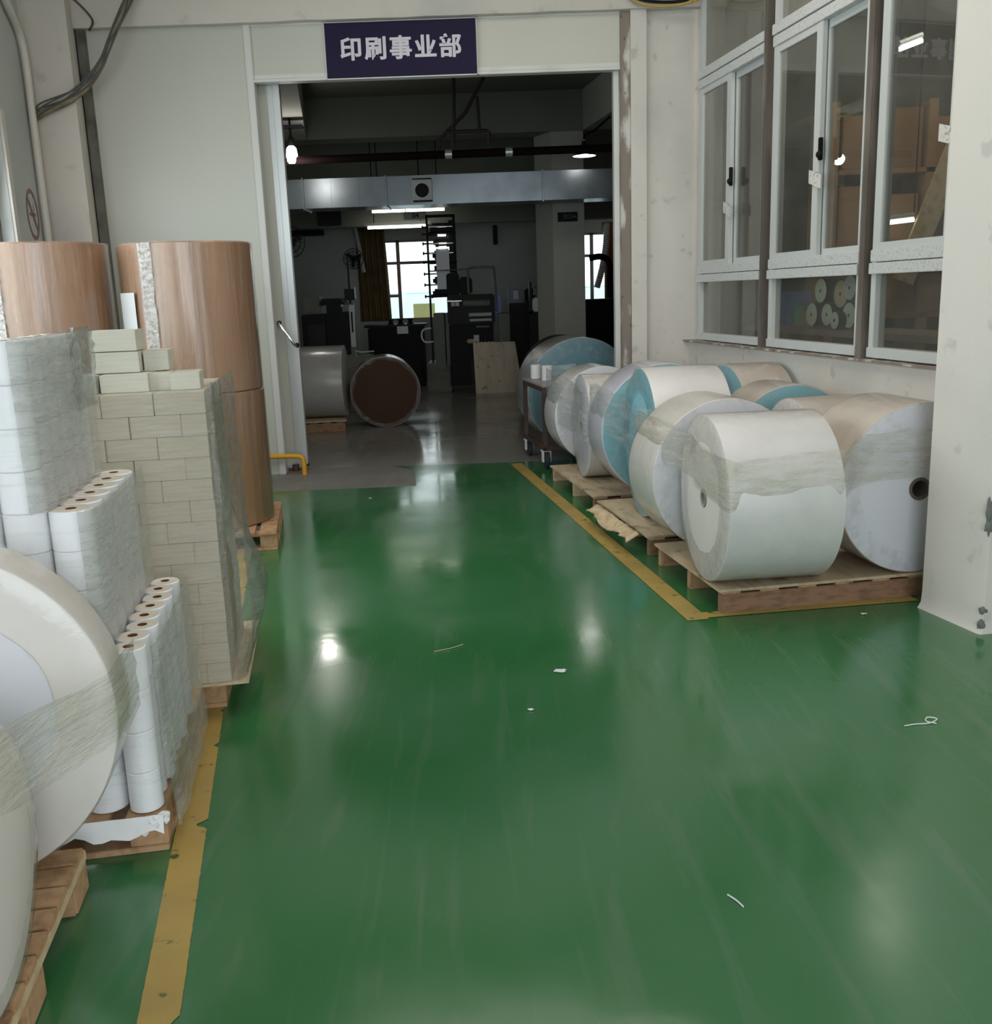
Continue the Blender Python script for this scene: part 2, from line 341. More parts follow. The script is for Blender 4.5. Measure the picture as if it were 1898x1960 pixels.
def text_mesh(name, body, size, loc, rot, m, depth=0.004, offset=0.0, parent=None, spacing=1.0, ax='CENTER', ay='CENTER'):
    cu = bpy.data.curves.new(name, 'FONT'); cu.body = body; cu.size = size; cu.extrude = depth; cu.offset = offset
    cu.align_x = ax; cu.align_y = ay; cu.space_character = spacing
    o = bpy.data.objects.new(name, cu); COL.objects.link(o)
    dg = bpy.context.evaluated_depsgraph_get(); me = bpy.data.meshes.new_from_object(o.evaluated_get(dg)); bpy.data.objects.remove(o)
    me.materials.clear(); me.materials.append(m)
    M = Matrix.Translation(Vector(loc)) @ rot.to_4x4()
    if parent is not None: M = WM[parent].inverted() @ M
    me.transform(M)
    q = bpy.data.objects.new(name, me); COL.objects.link(q); WM[q] = Matrix.Identity(4)
    if parent is not None: q.parent = parent
    return q
FACING_CAM = Matrix.Rotation(PI/2, 3, 'X')            # text plane upright, read from -y
TH = math.atan2(0.166, 0.986)                          # the hall's side walls run 9.6 degrees off the y axis
eV, dV = Vector((math.cos(TH), math.sin(TH), 0)), Vector((-math.sin(TH), math.cos(TH), 0))
ANG_E, ANG_D = TH, TH+PI/2
ORD = ['first', 'second', 'third', 'fourth', 'fifth', 'sixth', 'seventh', 'eighth', 'ninth', 'tenth', 'eleventh', 'twelfth', 'thirteenth', 'fourteenth', 'fifteenth', 'sixteenth']

# ------------------------------------------------------------------ room shell
YB = 8.35                                              # hall side of the partition with the gate
def wallL(y): return -3.43-0.166*(y-8.0)               # left wall of the hall
WS = Vector((1.68, 8.234, 0)); wdir = Vector((0.15570, -0.98780, 0)); wnor = Vector((0.98780, 0.15570, 0))   # window wall line
def onW(s, dep=0.0, z=0.0): return WS+wdir*s+wnor*dep+Vector((0, 0, z))
struct(MB().prism([(-6, -6), (6, -6), (6, 8.54), (-6, 8.56)], -0.12, 0.0).build('floor', EPOXY))
struct(MB().prism([(-6, 8.56), (6, 8.54), (6, 24), (-6, 24)], -0.12, -0.001).build('floor', GREYFLOOR))
struct(MB().prism([(-1.78, 7.55), (-0.62, 7.60), (-0.685, 8.30), (-0.9, 8.56), (-1.9, 8.60)], 0.0, 0.0015).build('floor', CONCRETE))
struct(MB().span((-6, -6, 4.4), (6, 8.35, 4.55)).build('ceiling', PLASTER))
# partition: white sandwich panels, plastered beam above, stub wall at the right
bw = MB()
bw.span((-3.08, YB, 0), (-1.845, YB+0.07, 3.575)); bw.span((-1.80, YB, 3.20), (1.14, YB+0.07, 3.572))
struct(bw.build('wall_back', PANEL))
st = MB(); st.span((1.185, YB-0.05, 0), (1.31, YB+0.22, 4.4)); st.span((1.31, YB-0.0, 0), (6.0, YB+0.22, 4.4))
struct(st.build('wall_back', PLASTER_W))
bm_ = MB()
N = 60; xs = [-6+12*i/N for i in range(N+1)]
P = []
for zz, yy, w in ((4.4, YB+0.1, 0), (4.4, YB-0.10, 0), (3.60, YB-0.10, 0.012), (3.572, YB-0.085, 0.008), (3.572, YB+0.1, 0.0), (4.4, YB+0.1, 0)):
    P.append([(x, yy, zz+w*mnoise.noise(Vector((x*6, zz*3, 0)))) for x in xs])
bm_.grid(P); struct(bm_.build('trim_1', PLASTER))
tr = MB()
tr.span((-1.845, YB-0.02, 0), (-1.79, YB+0.08, 3.60), 0.004)
tr.span((-1.80, YB-0.015, 3.150), (1.12, YB+0.08, 3.172), 0.003); tr.span((-1.80, YB-0.006, 3.172), (1.12, YB+0.08, 3.205), 0.003)
tr.span((-1.79, YB-0.008, 3.562), (1.14, YB+0.05, 3.582), 0.002); tr.span((-0.02, YB-0.003, 3.21), (-0.012, YB+0.03, 3.56))
struct(tr.build('trim_2', TRIM))
struct(MB().span((1.105, YB-0.03, 0), (1.185, YB+0.20, 4.3), 0.006).build('trim_3', JAMB))
struct(MB().span((1.06, YB+0.05, 0), (1.105, YB+0.16, 3.2), 0.004).build('trim_4', TRIM))
struct(MB().span((-3.14, YB-0.05, 0), (-3.075, YB+0.08, 3.9), 0.004).build('trim_5', STEEL_D))
struct(MB().span((-3.17, YB-0.02, 0), (-3.14, YB+0.08, 4.2)).build('trim_6', BLACK))
# door sill end plate of the wall below the frame
# left wall with its window opening
lw = MB()
def lwseg(y0, y1, z0, z1):
    lw.prism([(wallL(y0), y0), (wallL(y1), y1), (wallL(y1)-0.24, y1), (wallL(y0)-0.24, y0)], z0, z1)
lwseg(-6, 1.0, 0, 4.4); lwseg(7.12, 8.6, 0, 4.4); lwseg(1.0, 7.12, 0, 1.0); lwseg(1.0, 7.12, 2.72, 4.4)
struct(lw.build('wall_left', LEFTWALL))
w1 = thing('window_1', '', '', (wallL(7.12), 7.12, 0)); del w1['label'], w1['category']; struct(w1)
lf = MB()
for y0, y1, z0, z1 in ((1.0, 7.12, 1.0, 1.06), (1.0, 7.12, 2.66, 2.72), (1.0, 7.12, 2.02, 2.08), (7.06, 7.12, 1, 2.72), (1.0, 1.06, 1, 2.72), (2.45, 2.51, 1, 2.72), (5.5, 5.56, 1, 2.72), (3.95, 4.01, 1, 2.72), (6.3, 6.34, 1, 2.05)):
    lf.prism([(wallL(y0)-0.08, y0), (wallL(y1)-0.08, y1), (wallL(y1)-0.15, y1), (wallL(y0)-0.15, y0)], z0, z1)
lf.build('window_frame', STEEL_D, w1, world=True)
lg = MB(); lg.prism([(wallL(1.05)-0.11, 1.05), (wallL(7.07)-0.11, 7.07), (wallL(7.07)-0.115, 7.07), (wallL(1.05)-0.115, 1.05)], 1.05, 2.68)
lg.build('pane', GLASS_CLEAR, w1, world=True)
ws = MB(); ws.prism([(wallL(7.13), 7.13), (wallL(7.21)+0.002, 7.21), (wallL(7.21)+0.02, 7.21), (wallL(7.13)+0.02, 7.13)], 0.9, 2.8)
ws.build('reveal', PLASTER_W, w1, world=True)
# column in the left corner
struct(MB().prism([(-3.62, 7.98), (-3.075, 7.98), (-3.16, YB), (-3.70, YB)], 0, 4.4).build('wall_left', PLASTER))
# window wall: sill wall, head wall and far part behind the pillar
ww = MB()
def wseg(s0, s1, z0, z1, d0=0.012, d1=0.20): ww.prism([onW(s0, d0)[:2], onW(s1, d0)[:2], onW(s1, d1)[:2], onW(s0, d1)[:2]], z0, z1)
wseg(-0.12, 4.2, 0, 1.02); wseg(-0.12, 4.2, 3.98, 4.4); wseg(4.2, 8.0, 0, 4.4)
struct(ww.build('wall_right', PLASTER_W))
struct(MB().prism([onW(-0.13, -0.045)[:2], onW(4.1, -0.03)[:2], onW(4.1, 0.05)[:2], onW(-0.13, 0.05)[:2]], 1.012, 1.022).build('trim_7', JAMB))
# pillar beside the pallets
pb = MB(); F0 = Vector((1.905, 4.225, 0)); F1 = Vector((1.995, 3.88, 0))
PILLAR = mat('pillar_plaster', (0.68, 0.635, 0.585), 0.85, col2=(0.60, 0.565, 0.525), nscale=1.3, nlo=0.5, nhi=0.75, bump=0.35, bscale=9, col3=(0.55, 0.525, 0.49), n3=7)
rings = []
outl = [F0, F1, F1+Vector((0.012, -0.012, 0)), F1+eV*0.6-Vector((0, 0.012, 0)), F0+eV*0.62]
for z, k in ((0, 0.018), (0.012, 0.012), (0.03, 0.004), (0.08, 0.001), (0.5, 0), (1.2, 0), (2.5, 0), (4.4, 0)):
    cen = (F0+F1)/2+eV*0.3
    rings.append([p+(p-cen).normalized()*k+Vector((0, 0, z)) for p in outl])
pb.loops(rings, True, True); struct(pb.build('wall_right', PILLAR))
CHIP = mat('chipped_edge', (0.16, 0.165, 0.155), 0.9)
cm = MB()
for z, h in ((0.035, 0.05), (0.10, 0.03), (0.46, 0.07), (0.52, 0.10)):
    q = bmesh.ops.create_icosphere(cm.bm, subdivisions=3, radius=1.0)
    for w in q['verts']:
        k = 1+0.8*mnoise.noise(w.co*1.6+Vector((z*9, 0, 0))); w.co = F1+Vector((0.008, -0.006, z))+Vector((w.co.x*0.016*k, w.co.y*0.012, w.co.z*h*0.5*k))
struct(cm.build('trim_8', CHIP))
# rear end of the hall: a wide open gate lets the daylight in
rw = MB(); rw.span((-6, -5.3, 0), (-2.3, -5.1, 4.4)); rw.span((3.5, -5.3, 0), (6, -5.1, 4.4)); rw.span((-2.3, -5.3, 3.9), (3.5, -5.1, 4.4))
struct(rw.build('wall_front', PLASTER))
# ---- back room shell
br = MB()
def bwall(x0, x1, z0, z1): br.span((x0, 18.0, z0), (x1, 18.2, z1))
bwall(-6, -1.93, 0, 4.2); bwall(-1.93, -0.55, 0, 1.05); bwall(-1.93, -0.55, 2.44, 4.2); bwall(-0.55, 1.68, 0, 4.2)
bwall(1.68, 2.35, 0, 1.0); bwall(1.68, 2.35, 2.45, 4.2); bwall(2.35, 6, 0, 4.2)
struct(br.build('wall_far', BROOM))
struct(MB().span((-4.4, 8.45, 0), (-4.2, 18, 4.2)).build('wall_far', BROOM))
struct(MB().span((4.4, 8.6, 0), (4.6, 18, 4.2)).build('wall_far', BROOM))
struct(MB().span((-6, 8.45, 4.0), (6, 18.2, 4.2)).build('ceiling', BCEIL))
cb = MB()
def beam_d(x_at, y_at, w, y0, y1, z0, k=0.166):                # a beam parallel to the hall's side walls; x_at,y_at a point on its aisle edge
    f = lambda y: x_at-k*(y-y_at)
    cb.prism([(f(y0), y0), (f(y1), y1), (f(y1)+w, y1), (f(y0)+w, y0)], z0, 4.05)

cb.span((-4.2, 13.58, 3.5), (4.4, 14.0, 4.05)); cb.span((-4.2, 8.6, 3.62), (4.4, 9.4, 4.05))
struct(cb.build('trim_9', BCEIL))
cb = MB(); beam_d(-1.765, 10.14, -0.45, 8.5, 13.6, 3.5, 0.155); beam_d(1.58, 11.97, 0.32, 8.5, 13.6, 3.5)
struct(cb.build('trim_13', BPILLAR))
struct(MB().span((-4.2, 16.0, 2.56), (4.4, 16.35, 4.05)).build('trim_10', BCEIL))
pp = MB(); pp.prism([(0.895, 13.62), (1.315, 13.62), (1.24, 14.05), (0.69, 14.05)], 0, 3.5)
struct(pp.build('trim_11', BPILLAR))

# ------------------------------------------------------------------ windows of the side room
def winbar(b, s0, s1, z0, z1, d0, d1, bev=0.003):
    c = (onW(s0, d0)+onW(s1, d1))/2; b.box((c.x, c.y, (z0+z1)/2), (abs(s1-s0), abs(d1-d0), z1-z0), math.atan2(wdir.y, wdir.x), bev)
bays = [(0.02, 1.235), (1.36, 2.555), (2.68, 4.05)]
for bi, (s0, s1) in enumerate(bays):
    wt = thing('window_%d' % (bi+2), '', '', onW(s0, 0, 1.03)); del wt['label'], wt['category']; struct(wt)
    f = MB(); sw = 0.075 if bi < 2 else 0.08
    winbar(f, s0, s0+0.05, 1.03, 3.95, 0.03, 0.10); winbar(f, s1-0.035, s1, 1.03, 3.95, 0.03, 0.10)
    winbar(f, s0, s1, 1.03, 1.085, 0.02, 0.10); f.build('window_frame', WINFRAME, wt, world=True)
    t = MB(); winbar(t, s0, s1, 1.485, 1.545, 0.012, 0.10); winbar(t, s0, s1, 1.55, 1.615, 0.02, 0.10)
    winbar(t, s0, s1, 2.955, 3.02, 0.02, 0.10); winbar(t, s0, s1, 3.025, 3.09, 0.012, 0.10); t.build('transom', PRINT, wt, world=True)
    for z0, z1, g in ((1.08, 1.49, GLASS), (3.085, 3.95, GLASS_UP)):
        p = MB(); winbar(p, s0+0.045, s1-0.03, z0, z1, 0.06, 0.064, 0); p.build('pane', g, wt, world=True)
    mid = {0: 0.61, 1: 1.98, 2: 3.36}[bi]
    for k, (a, c, dep) in enumerate(((s0+0.02, mid+0.045, 0.028), (mid-0.02, s1-0.03, 0.068))):
        sh = MB(); zt, zb = 2.955, 1.612
        winbar(sh, a, a+sw*(0.75 if k == 0 else 1), zb, zt, dep, dep+0.032); winbar(sh, c-sw, c, zb, zt, dep, dep+0.032)
        winbar(sh, a, c, zb, zb+0.04, dep+0.002, dep+0.03); winbar(sh, a, c, zt-0.045, zt, dep+0.002, dep+0.03)
        so = sh.build('sash', WINFRAME, wt, world=True)
        p = MB(); winbar(p, a+0.04, c-0.04, zb+0.03, zt-0.03, dep+0.014, dep+0.018, 0); p.build('pane', GLASS, so, world=True)
    if bi < 2:
        h = MB(); winbar(h, mid+0.045, mid+0.065, 2.17, 2.30, 0.02, 0.045); h.sphere(onW(mid+0.07, 0.015, 2.2), 0.018, 1, 1, 1.2, 10, 8); h.build('latch', BLACK, wt, world=True)
for s0, s1 in ((1.262, 1.345), (2.585, 2.672)):
    m_ = MB(); winbar(m_, s0+0.004, s1-0.012, 1.005, 4.1, 0.0, 0.09, 0.006); struct(m_.build('trim_12', MULL))
tl = ['white printed tape strip on the far left sash of the side window', 'white printed tape strip across the sash joint of the middle window bay', 'white printed tape strip on the sash beside the plastered pillar']
for (s, z), lab in zip(((0.60, 2.03), (1.965, 2.09), (3.30, 2.14)), tl):
    P = []
    for i in range(9):
        u = i/8; q = onW(s-0.05+0.19*u, 0.022-(0.02 if u > 0.6 else 0)-0.004*math.sin(5*u), z-0.05*u+(0.0))
        P.append([q+Vector((0, 0, 0.04)), q, q-Vector((0, 0, 0.04))])
    tag(MB().grid(P).build('tape_strip', TAPEW), lab, 'tape', 'tape strips on the side windows')

# ------------------------------------------------------------------ gate: sliding door leaf, guard, sign
dl = thing('sliding_door', 'white sliding door leaf pushed open behind the left gate frame', 'door', (-1.72, 8.55, 0))
MB().span((-2.4, 8.50, 0.035), (-1.705, 8.56, 3.19), 0.003).build('leaf_panel', PANEL, dl, world=True)
MB().span((-1.73, 8.49, 0.03), (-1.685, 8.57, 3.20), 0.003).span((-1.685, 8.495, 0.03), (-1.63, 8.565, 3.20), 0.003).span((-2.4, 8.495, 0.028), (-1.63, 8.565, 0.06), 0.003).build('edge_channel', ALU, dl, world=True)
MB().tube(smooth_path([(-1.775, 8.47, 1.275), (-1.765, 8.43, 1.262), (-1.70, 8.42, 1.17), (-1.65, 8.42, 1.092), (-1.64, 8.48, 1.085)], 4), 0.011).build('handle', CHROME, dl, world=True)
MB().sphere((-1.775, 8.475, 1.275), 0.02).sphere((-1.64, 8.48, 1.085), 0.02).build('handle_mount', BLACK, dl, world=True)
tag(MB().tube(smooth_path([(-1.98, 8.28, 0.165), (-1.72, 8.28, 0.165), (-1.645, 8.28, 0.155), (-1.622, 8.28, 0.12), (-1.62, 8.28, 0.0)], 6), 0.021, 14).build('guard_rail', YPAINT), 'yellow bent tube guard rail at the foot of the gate frame', 'guard rail')
gr = thing('floor_guide', 'small rusty roller guide on the floor under the door leaf', 'door guide', (-1.72, 8.42, 0))
MB().span((-1.78, 8.39, 0.0), (-1.66, 8.46, 0.012)).build('base_plate', WOOD_D, gr, world=True); MB().lathe([(0.012, 0.0), (0.012, 0.03), (0.07, 0.03), (0.07, 0)], 'Z', 16, (-1.72, 8.42, 0)).build('roller', RUST, gr, world=True)
sg = thing('hanging_sign', 'dark navy sign with five white Chinese characters above the gate', 'sign', (-0.615, YB-0.012, 3.14))
MB().span((-1.207, YB-0.03, 3.152), (-0.022, YB-0.012, 3.560)).build('sign_board', SIGNBLUE, sg, world=True)
sgb = sg.children[0]
MB().span((-1.213, YB-0.032, 3.146), (-0.017, YB-0.014, 3.154)).span((-1.213, YB-0.032, 3.559), (-0.017, YB-0.014, 3.565)).span((-1.213, YB-0.032, 3.146), (-1.207, YB-0.014, 3.565)).span((-0.023, YB-0.032, 3.146), (-0.017, YB-0.014, 3.565)).build('sign_border', TRIM, sg, world=True)
tx = text_mesh('sign_lettering', '印刷事业部', 0.178, (-0.617, YB-0.033, 3.352), FACING_CAM, SIGNWHITE, 0.003, 0.0038, sgb, 1.19)
b_ = bmesh.new()                                        # heavier strokes: the same glyphs laid side by side
for i_, (dx_, dz_) in enumerate(((-0.0022, 0), (0, 0.001), (0.0022, 0), (0, -0.001))):
    m_ = tx.data.copy(); m_.transform(Matrix.Translation((dx_, -0.0007*i_, dz_))); b_.from_mesh(m_)
b_.to_mesh(tx.data); b_.free()

# ------------------------------------------------------------------ floor markings and scraps
def strip(name, pts, w, lab, ragged=0.0, z=0.0022):
    b = MB(); A, Bp = [], []
    pts = [Vector((*p, 0)) for p in pts]
    n = 420
    L = [(pts[i+1]-pts[i]).length for i in range(len(pts)-1)]; tot = sum(L)
    for k in range(n+1):
        s = tot*k/n; i = 0
        while i < len(L)-1 and s > L[i]: s -= L[i]; i += 1
        t = (pts[i+1]-pts[i]).normalized(); nn = Vector((-t.y, t.x, 0)); p = pts[i]+t*s
        def rag(q):
            v = mnoise.noise(Vector((q, k*0.21, 1.7))); return -max(0, v-0.42)*ragged*3 + ragged*0.07*mnoise.noise(Vector((q, k*0.6, 5)))
        A.append(p+nn*(w/2+rag(1.0))+Vector((0, 0, z))); Bp.append(p-nn*(w/2+rag(9.0))+Vector((0, 0, z)))
    b.grid([A, Bp]); return tag(b.build(name, YELLOW), lab, 'floor marking', 'yellow floor tape lines')
strip('floor_line', [(-0.58, 0.95), (-0.743, 1.79), (-1.065, 3.36), (-1.26, 4.4), (-1.55, 5.9)], 0.086, 'worn yellow tape line on the green floor along the left pallets', 0.03)
strip('floor_line', [(0.19, 8.46), (0.535, 6.32), (0.885, 4.165)], 0.10, 'yellow tape line running from the gate along the right pallets', 0.004)
strip('floor_line', [(0.84, 4.215), (1.93, 4.36)], 0.075, 'yellow tape line across the front of the nearest right pallet', 0.004, 0.0026)
def scrap(name, x, y, r, lab, m=WHITE):
    b = MB(); n = 14; c = b.bm.verts.new((x, y, 0.008)); ring = []
    for k in range(n):
        a = 2*PI*k/n; q = r*(0.8+0.35*mnoise.noise(Vector((k*0.9, x*7, y*5)))); ring.append(b.bm.verts.new((x+1.5*q*math.cos(a), y+q*math.sin(a), 0.003+0.004*random.random())))
    for k in range(n): b.bm.faces.new((c, ring[k], ring[(k+1) % n]))
    return tag(b.build(name, m), lab, 'scrap')
scrap('paper_scrap', 0.229, 3.618, 0.022, 'round white paper scrap in the middle of the green floor')
scrap('paper_scrap', 0.099, 3.258, 0.009, 'tiny white paper fleck on the floor left of the round scrap')
scrap('paper_scrap', -0.93, 7.15, 0.012, 'pale fleck of paper on the floor near the concrete patch')
scrap('paper_scrap', 1.62, 4.16, 0.012, 'white crumb on the floor in front of the nearest pallet')
tag(MB().tube(smooth_path([(1.33, 3.02, 0.004), (1.37, 3.03, 0.004), (1.42, 3.035, 0.004), (1.455, 3.06, 0.006), (1.43, 3.075, 0.006), (1.415, 3.05, 0.004), (1.44, 3.03, 0.004)], 6), 0.0022, 6).build('string_scrap', WHITE), 'curled white string lying on the floor at the right', 'string')
tag(MB().tube(smooth_path([(0.53, 2.13, 0.003), (0.545, 2.105, 0.004), (0.556, 2.08, 0.003)], 5), 0.0022, 6).build('string_scrap', WHITE), 'short pale thread lying on the floor in the foreground', 'string')
tag(MB().tube(smooth_path([(-0.28, 3.88, 0.003), (-0.21, 3.91, 0.004), (-0.16, 3.955, 0.003)], 5), 0.002, 6).build('string_scrap', TAN), 'thin tan thread on the floor left of the round scrap', 'string')

# ------------------------------------------------------------------ pallets
def pallet(name, label, corner, w, dep, h, style, wood=WOOD, ang=TH):
    """corner = the corner nearest the aisle on the camera side; local x runs along the front, local y back"""
    t = thing(name, label, 'pallet', (corner[0], corner[1], 0), ang, 'wooden pallets')
    sx = 1 if w > 0 else -1; W = abs(w)
    if style == 'stringer':                            # stringers along the front, boards on top and a plywood sheet
        for k, yy in enumerate((0.0, dep*0.45, dep-0.045)):
            MB().span((0.0, yy, 0.0), (sx*W, yy+0.045, h-0.03), 0.003).build('stringer', WOOD_D if k == 0 else wood, t)
        n = 7
        for k in range(n):
            x0 = (W-0.09)*k/(n-1); MB().span((sx*x0, -0.005, h-0.03), (sx*(x0+0.09), dep, h-0.014), 0.002).build('deck_board', wood, t)
        MB().span((-sx*0.02, -0.02, h-0.014), (sx*W, dep+0.01, h-0.001), 0.002).build('top_sheet', PLY, t)
    elif style == 'block':
        for yy in (0.0, dep/2-0.05, dep-0.10):
            for xx in (0.0, W/2-0.05, W-0.10):
                MB().span((sx*xx, yy, 0.018), (sx*(xx+0.10), yy+0.10, h-0.034), 0.003).build('block', wood, t)
        for xx in (0.0, W/2-0.05, W-0.10):
            MB().span((sx*xx, 0, 0), (sx*(xx+0.10), dep, 0.018), 0.002).build('bottom_board', wood, t)
        for yy in (0.0, dep-0.1):
            MB().span((0, yy-0.004, 0.0), (sx*W, yy+0.10, 0.0178), 0.002).build('bottom_board', wood, t)
        for yy in (0.0, dep/2-0.05, dep-0.10):
            MB().span((0, yy, h-0.034), (sx*W, yy+0.1, h-0.018), 0.002).build('cross_board', wood, t)
        n = 7
        for k in range(n):
            x0 = (W-0.10)*k/(n-1); MB().span((sx*x0, -0.03, h-0.018), (sx*(x0+0.10), dep+0.02, h-0.001), 0.002).build('deck_board', wood, t)
    elif style == 'slat':                              # slats across, long edge bearer towards the aisle
        for xx in (0.0, W/2, W-0.05):
            for yy in (0.0, dep*0.45, dep-0.10):
                MB().span((sx*(xx+0.005), yy, 0.0), (sx*(xx+0.06), yy+0.13, h-0.045), 0.006).build('block', wood, t)
            MB().span((sx*xx, -0.02, h-0.045), (sx*(xx+0.05), dep+0.02, h-0.018), 0.003).build('bearer', WOOD_L, t)
        n = 11
        for k in range(n):
            y0 = (dep-0.075)*k/(n-1); MB().span((-sx*0.0, y0, h-0.018), (sx*W, y0+0.075, h-0.001), 0.002).build('deck_board', wood, t)
    return t
HP = 0.12
P1C, P2C, P3C = (1.004, 4.239), (0.842, 5.27), (0.66, 6.42)
pallet('pallet', 'brown wooden pallet with plywood top under the nearest right rolls beside the pillar', P1C, 1.19, 0.86, HP, 'stringer')
pallet('pallet', 'pale splintered pallet under the blue rolls, second from the pillar', P2C, 1.2, 0.98, HP, 'stringer', WOOD_L)
pallet('pallet', 'pale pallet under the white rolls beside the cart', P3C, 1.2, 1.22, HP, 'stringer', WOOD_L)
pallet('pallet', 'slatted light wooden pallet under the big rolls in the left foreground', (-0.915, 1.33), -1.0, 0.92, HP+0.01, 'slat')
pallet('pallet', 'reddish pallet under the stacked small white rolls on the left', (-0.924, 2.431), -0.95, 0.86, HP, 'block')
pallet('pallet', 'plywood topped pallet under the cream paper stack', (-1.016, 3.392), -0.95, 0.80, HP, 'block')
pallet('pallet', 'wooden pallet carrying the right kraft roll stack by the gate', (-1.315, 5.72), -0.86, 0.86, HP, 'block')
pallet('pallet', 'wooden pallet carrying the left kraft roll stack against the wall', (-2.20, 5.52), -0.78, 0.86, HP, 'block')
pallet('pallet', 'low pallet in the back room under the grey wrapped roll', (-1.66, 11.02), -1.0, 0.75, HP+0.01, 'stringer', WOOD_D)
sp = MB(); P = []                                       # splintered sheet over the edge of the second pallet
for j in range(4):
    P.append([Vector((P2C[0], P2C[1], 0))-eV*(0.05+0.025*j*(1+0.8*mnoise.noise(Vector((i*1.7, j, 0)))))+dV*(0.02+i*0.045)+Vector((0, 0, HP+0.002-0.014*j+0.012*mnoise.noise(Vector((i*1.3, j*2, 4)))+0.02*math.sin(i*0.5)*j/3)) for i in range(20)])
sp.grid(P)
so = tag(sp.build('splintered_sheet', WOOD_L), 'splintered plywood strip hanging over the edge of the blue roll pallet', 'plywood')
so.modifiers.new('thickness', 'SOLIDIFY').thickness = 0.006

# ------------------------------------------------------------------ large paper rolls lying on their side
def paper_roll(label, face, ang, R, L, zb, lat=PAPER, end=FACE, core_r=0.042, core_mat=CORE_G, wrap=True, cap=None, cap_r=0.0, ring=0.66, ring_mat=None, group='large wrapped paper rolls on the right', lat_label=None):
    """face = ground point under the visible end; the axis runs from there along ang"""
    t = thing('paper_roll', label, 'paper roll', (face[0], face[1], zb), ang, group)
    b = 0.006; z0 = (0, 0, R)
    MB().lathe([(0.0, core_r), (0.0, R-b), (b*0.3, R-b*0.3), (b, R), (L-b, R), (L-b*0.3, R-b*0.3), (L, R-b), (L, core_r), (0.0, core_r)], 'X', 96, z0, mats=[1, 0, 0, 0, 0, 0, 1, 1]).build('paper', [lat, end], t)
    if core_r > 0:
        MB().lathe([(-0.004, core_r+0.001), (-0.006, core_r-0.004), (-0.004, core_r*0.74), (L-0.01, core_r*0.74)], 'X', 32, z0).build('core', [core_mat], t)
    if cap:
        rr = []
        for k in range(72):
            a = 2*PI*k/72; q = R*cap_r*(1+0.10*mnoise.noise(Vector((math.cos(a)*1.3, math.sin(a)*1.3, label.__len__()))))
            rr.append(Vector((-0.0035, q*math.cos(a), R+q*math.sin(a))))
        cbm = MB(); c = cbm.bm.verts.new((-0.0035, 0, R)); vv = [cbm.bm.verts.new(p) for p in rr]
        for k in range(72): cbm.bm.faces.new((c, vv[k], vv[(k+1) % 72]))
        cbm.build('end_sheet', cap, t)
    if wrap:
        w = MB(); seg = 96; rings = []
        seed = len(label)*0.37
        for j, (x, r) in enumerate(((-0.0065, ring), (-0.008, (ring+1)/2), (-0.007, 0.985), (-0.003, 1.006), (0.03, 1.008), (L*0.5, 1.007), (L+0.003, 1.007))):
            rg = []
            for k in range(seg):
                a = 2*PI*k/seg; n1 = mnoise.noise(Vector((math.cos(a)*2.2+seed, math.sin(a)*2.2, j*0.7))); n2 = mnoise.noise(Vector((math.cos(a)*9, math.sin(a)*9+seed, j*1.9)))
                q = R*r*(1+(0.07*n1+0.025*n2 if j == 0 else 0.0))
                xx = x-(0.004*abs(n2) if j < 3 else 0)
                q = max(q, R+0.002) if j >= 3 else q
                zz = R+q*math.sin(a)
                rg.append((xx, q*math.cos(a), max(zz, 0.0015)))
            rings.append(rg)
        w.mat(0).loops(rings[:4]); w.mat(1).loops(rings[3:])
        w.build('plastic_wrap', [ring_mat or F_EDGE, F_ROLL], t)
    return t
ZP = HP+0.001
a1 = math.radians(4.7)
paper_roll('front white paper roll on the nearest right pallet, small grey core hole facing left', (0.955, 4.41), a1, 0.383, 0.505, ZP, end=FACE)
paper_roll('white paper roll facing the camera beside the pillar, with a wide dark core', (1.935, 4.385), ANG_D, 0.395, 0.44, ZP, lat=PAPER_B, end=FACE_L, core_r=0.052, core_mat=CORE, ring=0.74)
paper_roll('cream sided paper roll tucked behind the front white roll on its left', (1.175, 4.90), ANG_D, 0.39, 0.40, ZP, lat=PAPER_L, end=FACE_L, ring=0.45)
paper_roll('beige paper roll lying crosswise at the wall behind the wide core roll', (1.60, 5.25), ANG_E, 0.365, 0.50, ZP, lat=PAPER_B, end=FACE, ring=0.5)
a6 = math.radians(4.0)
paper_roll('blue ended white roll with a pale blue patch, turned left on the second pallet', (0.872, 5.775), a6, 0.44, 0.44, ZP, lat=PAPER, end=BLUE, cap=BLUE_L, cap_r=0.66, ring=0.72, core_r=0)
paper_roll('lavender sided roll with a blue end behind the pale blue patched roll', (1.12, 6.33), ANG_D, 0.43, 0.34, ZP, lat=LAV, end=BLUE, ring=0.6, core_r=0)
paper_roll('broad blue ended roll facing the camera under the side window', (1.745, 5.68), ANG_D, 0.38, 0.36, ZP, lat=PAPER_B, end=BLUE, ring=0.62, core_r=0)
paper_roll('beige crosswise roll with a film wrapped blue end at the wall below the window', (1.55, 6.57), ANG_E, 0.41, 0.35, ZP, lat=PAPER_B, end=BLUE, ring=0.3, core_r=0)
paper_roll('grey faced white roll, first on the far pallet next to the blue rolls', (0.645, 7.12), math.radians(5), 0.37, 0.48, ZP, lat=PAPER_L, end=FACE_L, ring=0.3)
paper_roll('tightly wrapped white roll beside the cart at the far end of the row', (0.855, 7.60), ANG_D, 0.38, 0.38, ZP, lat=PAPER, end=FACE_L, ring=0.2)
paper_roll('beige roll lying crosswise in the corner behind the cart', (1.33, 7.85), ANG_E, 0.36, 0.28, ZP, lat=PAPER_B, end=FACE, ring=0.4)
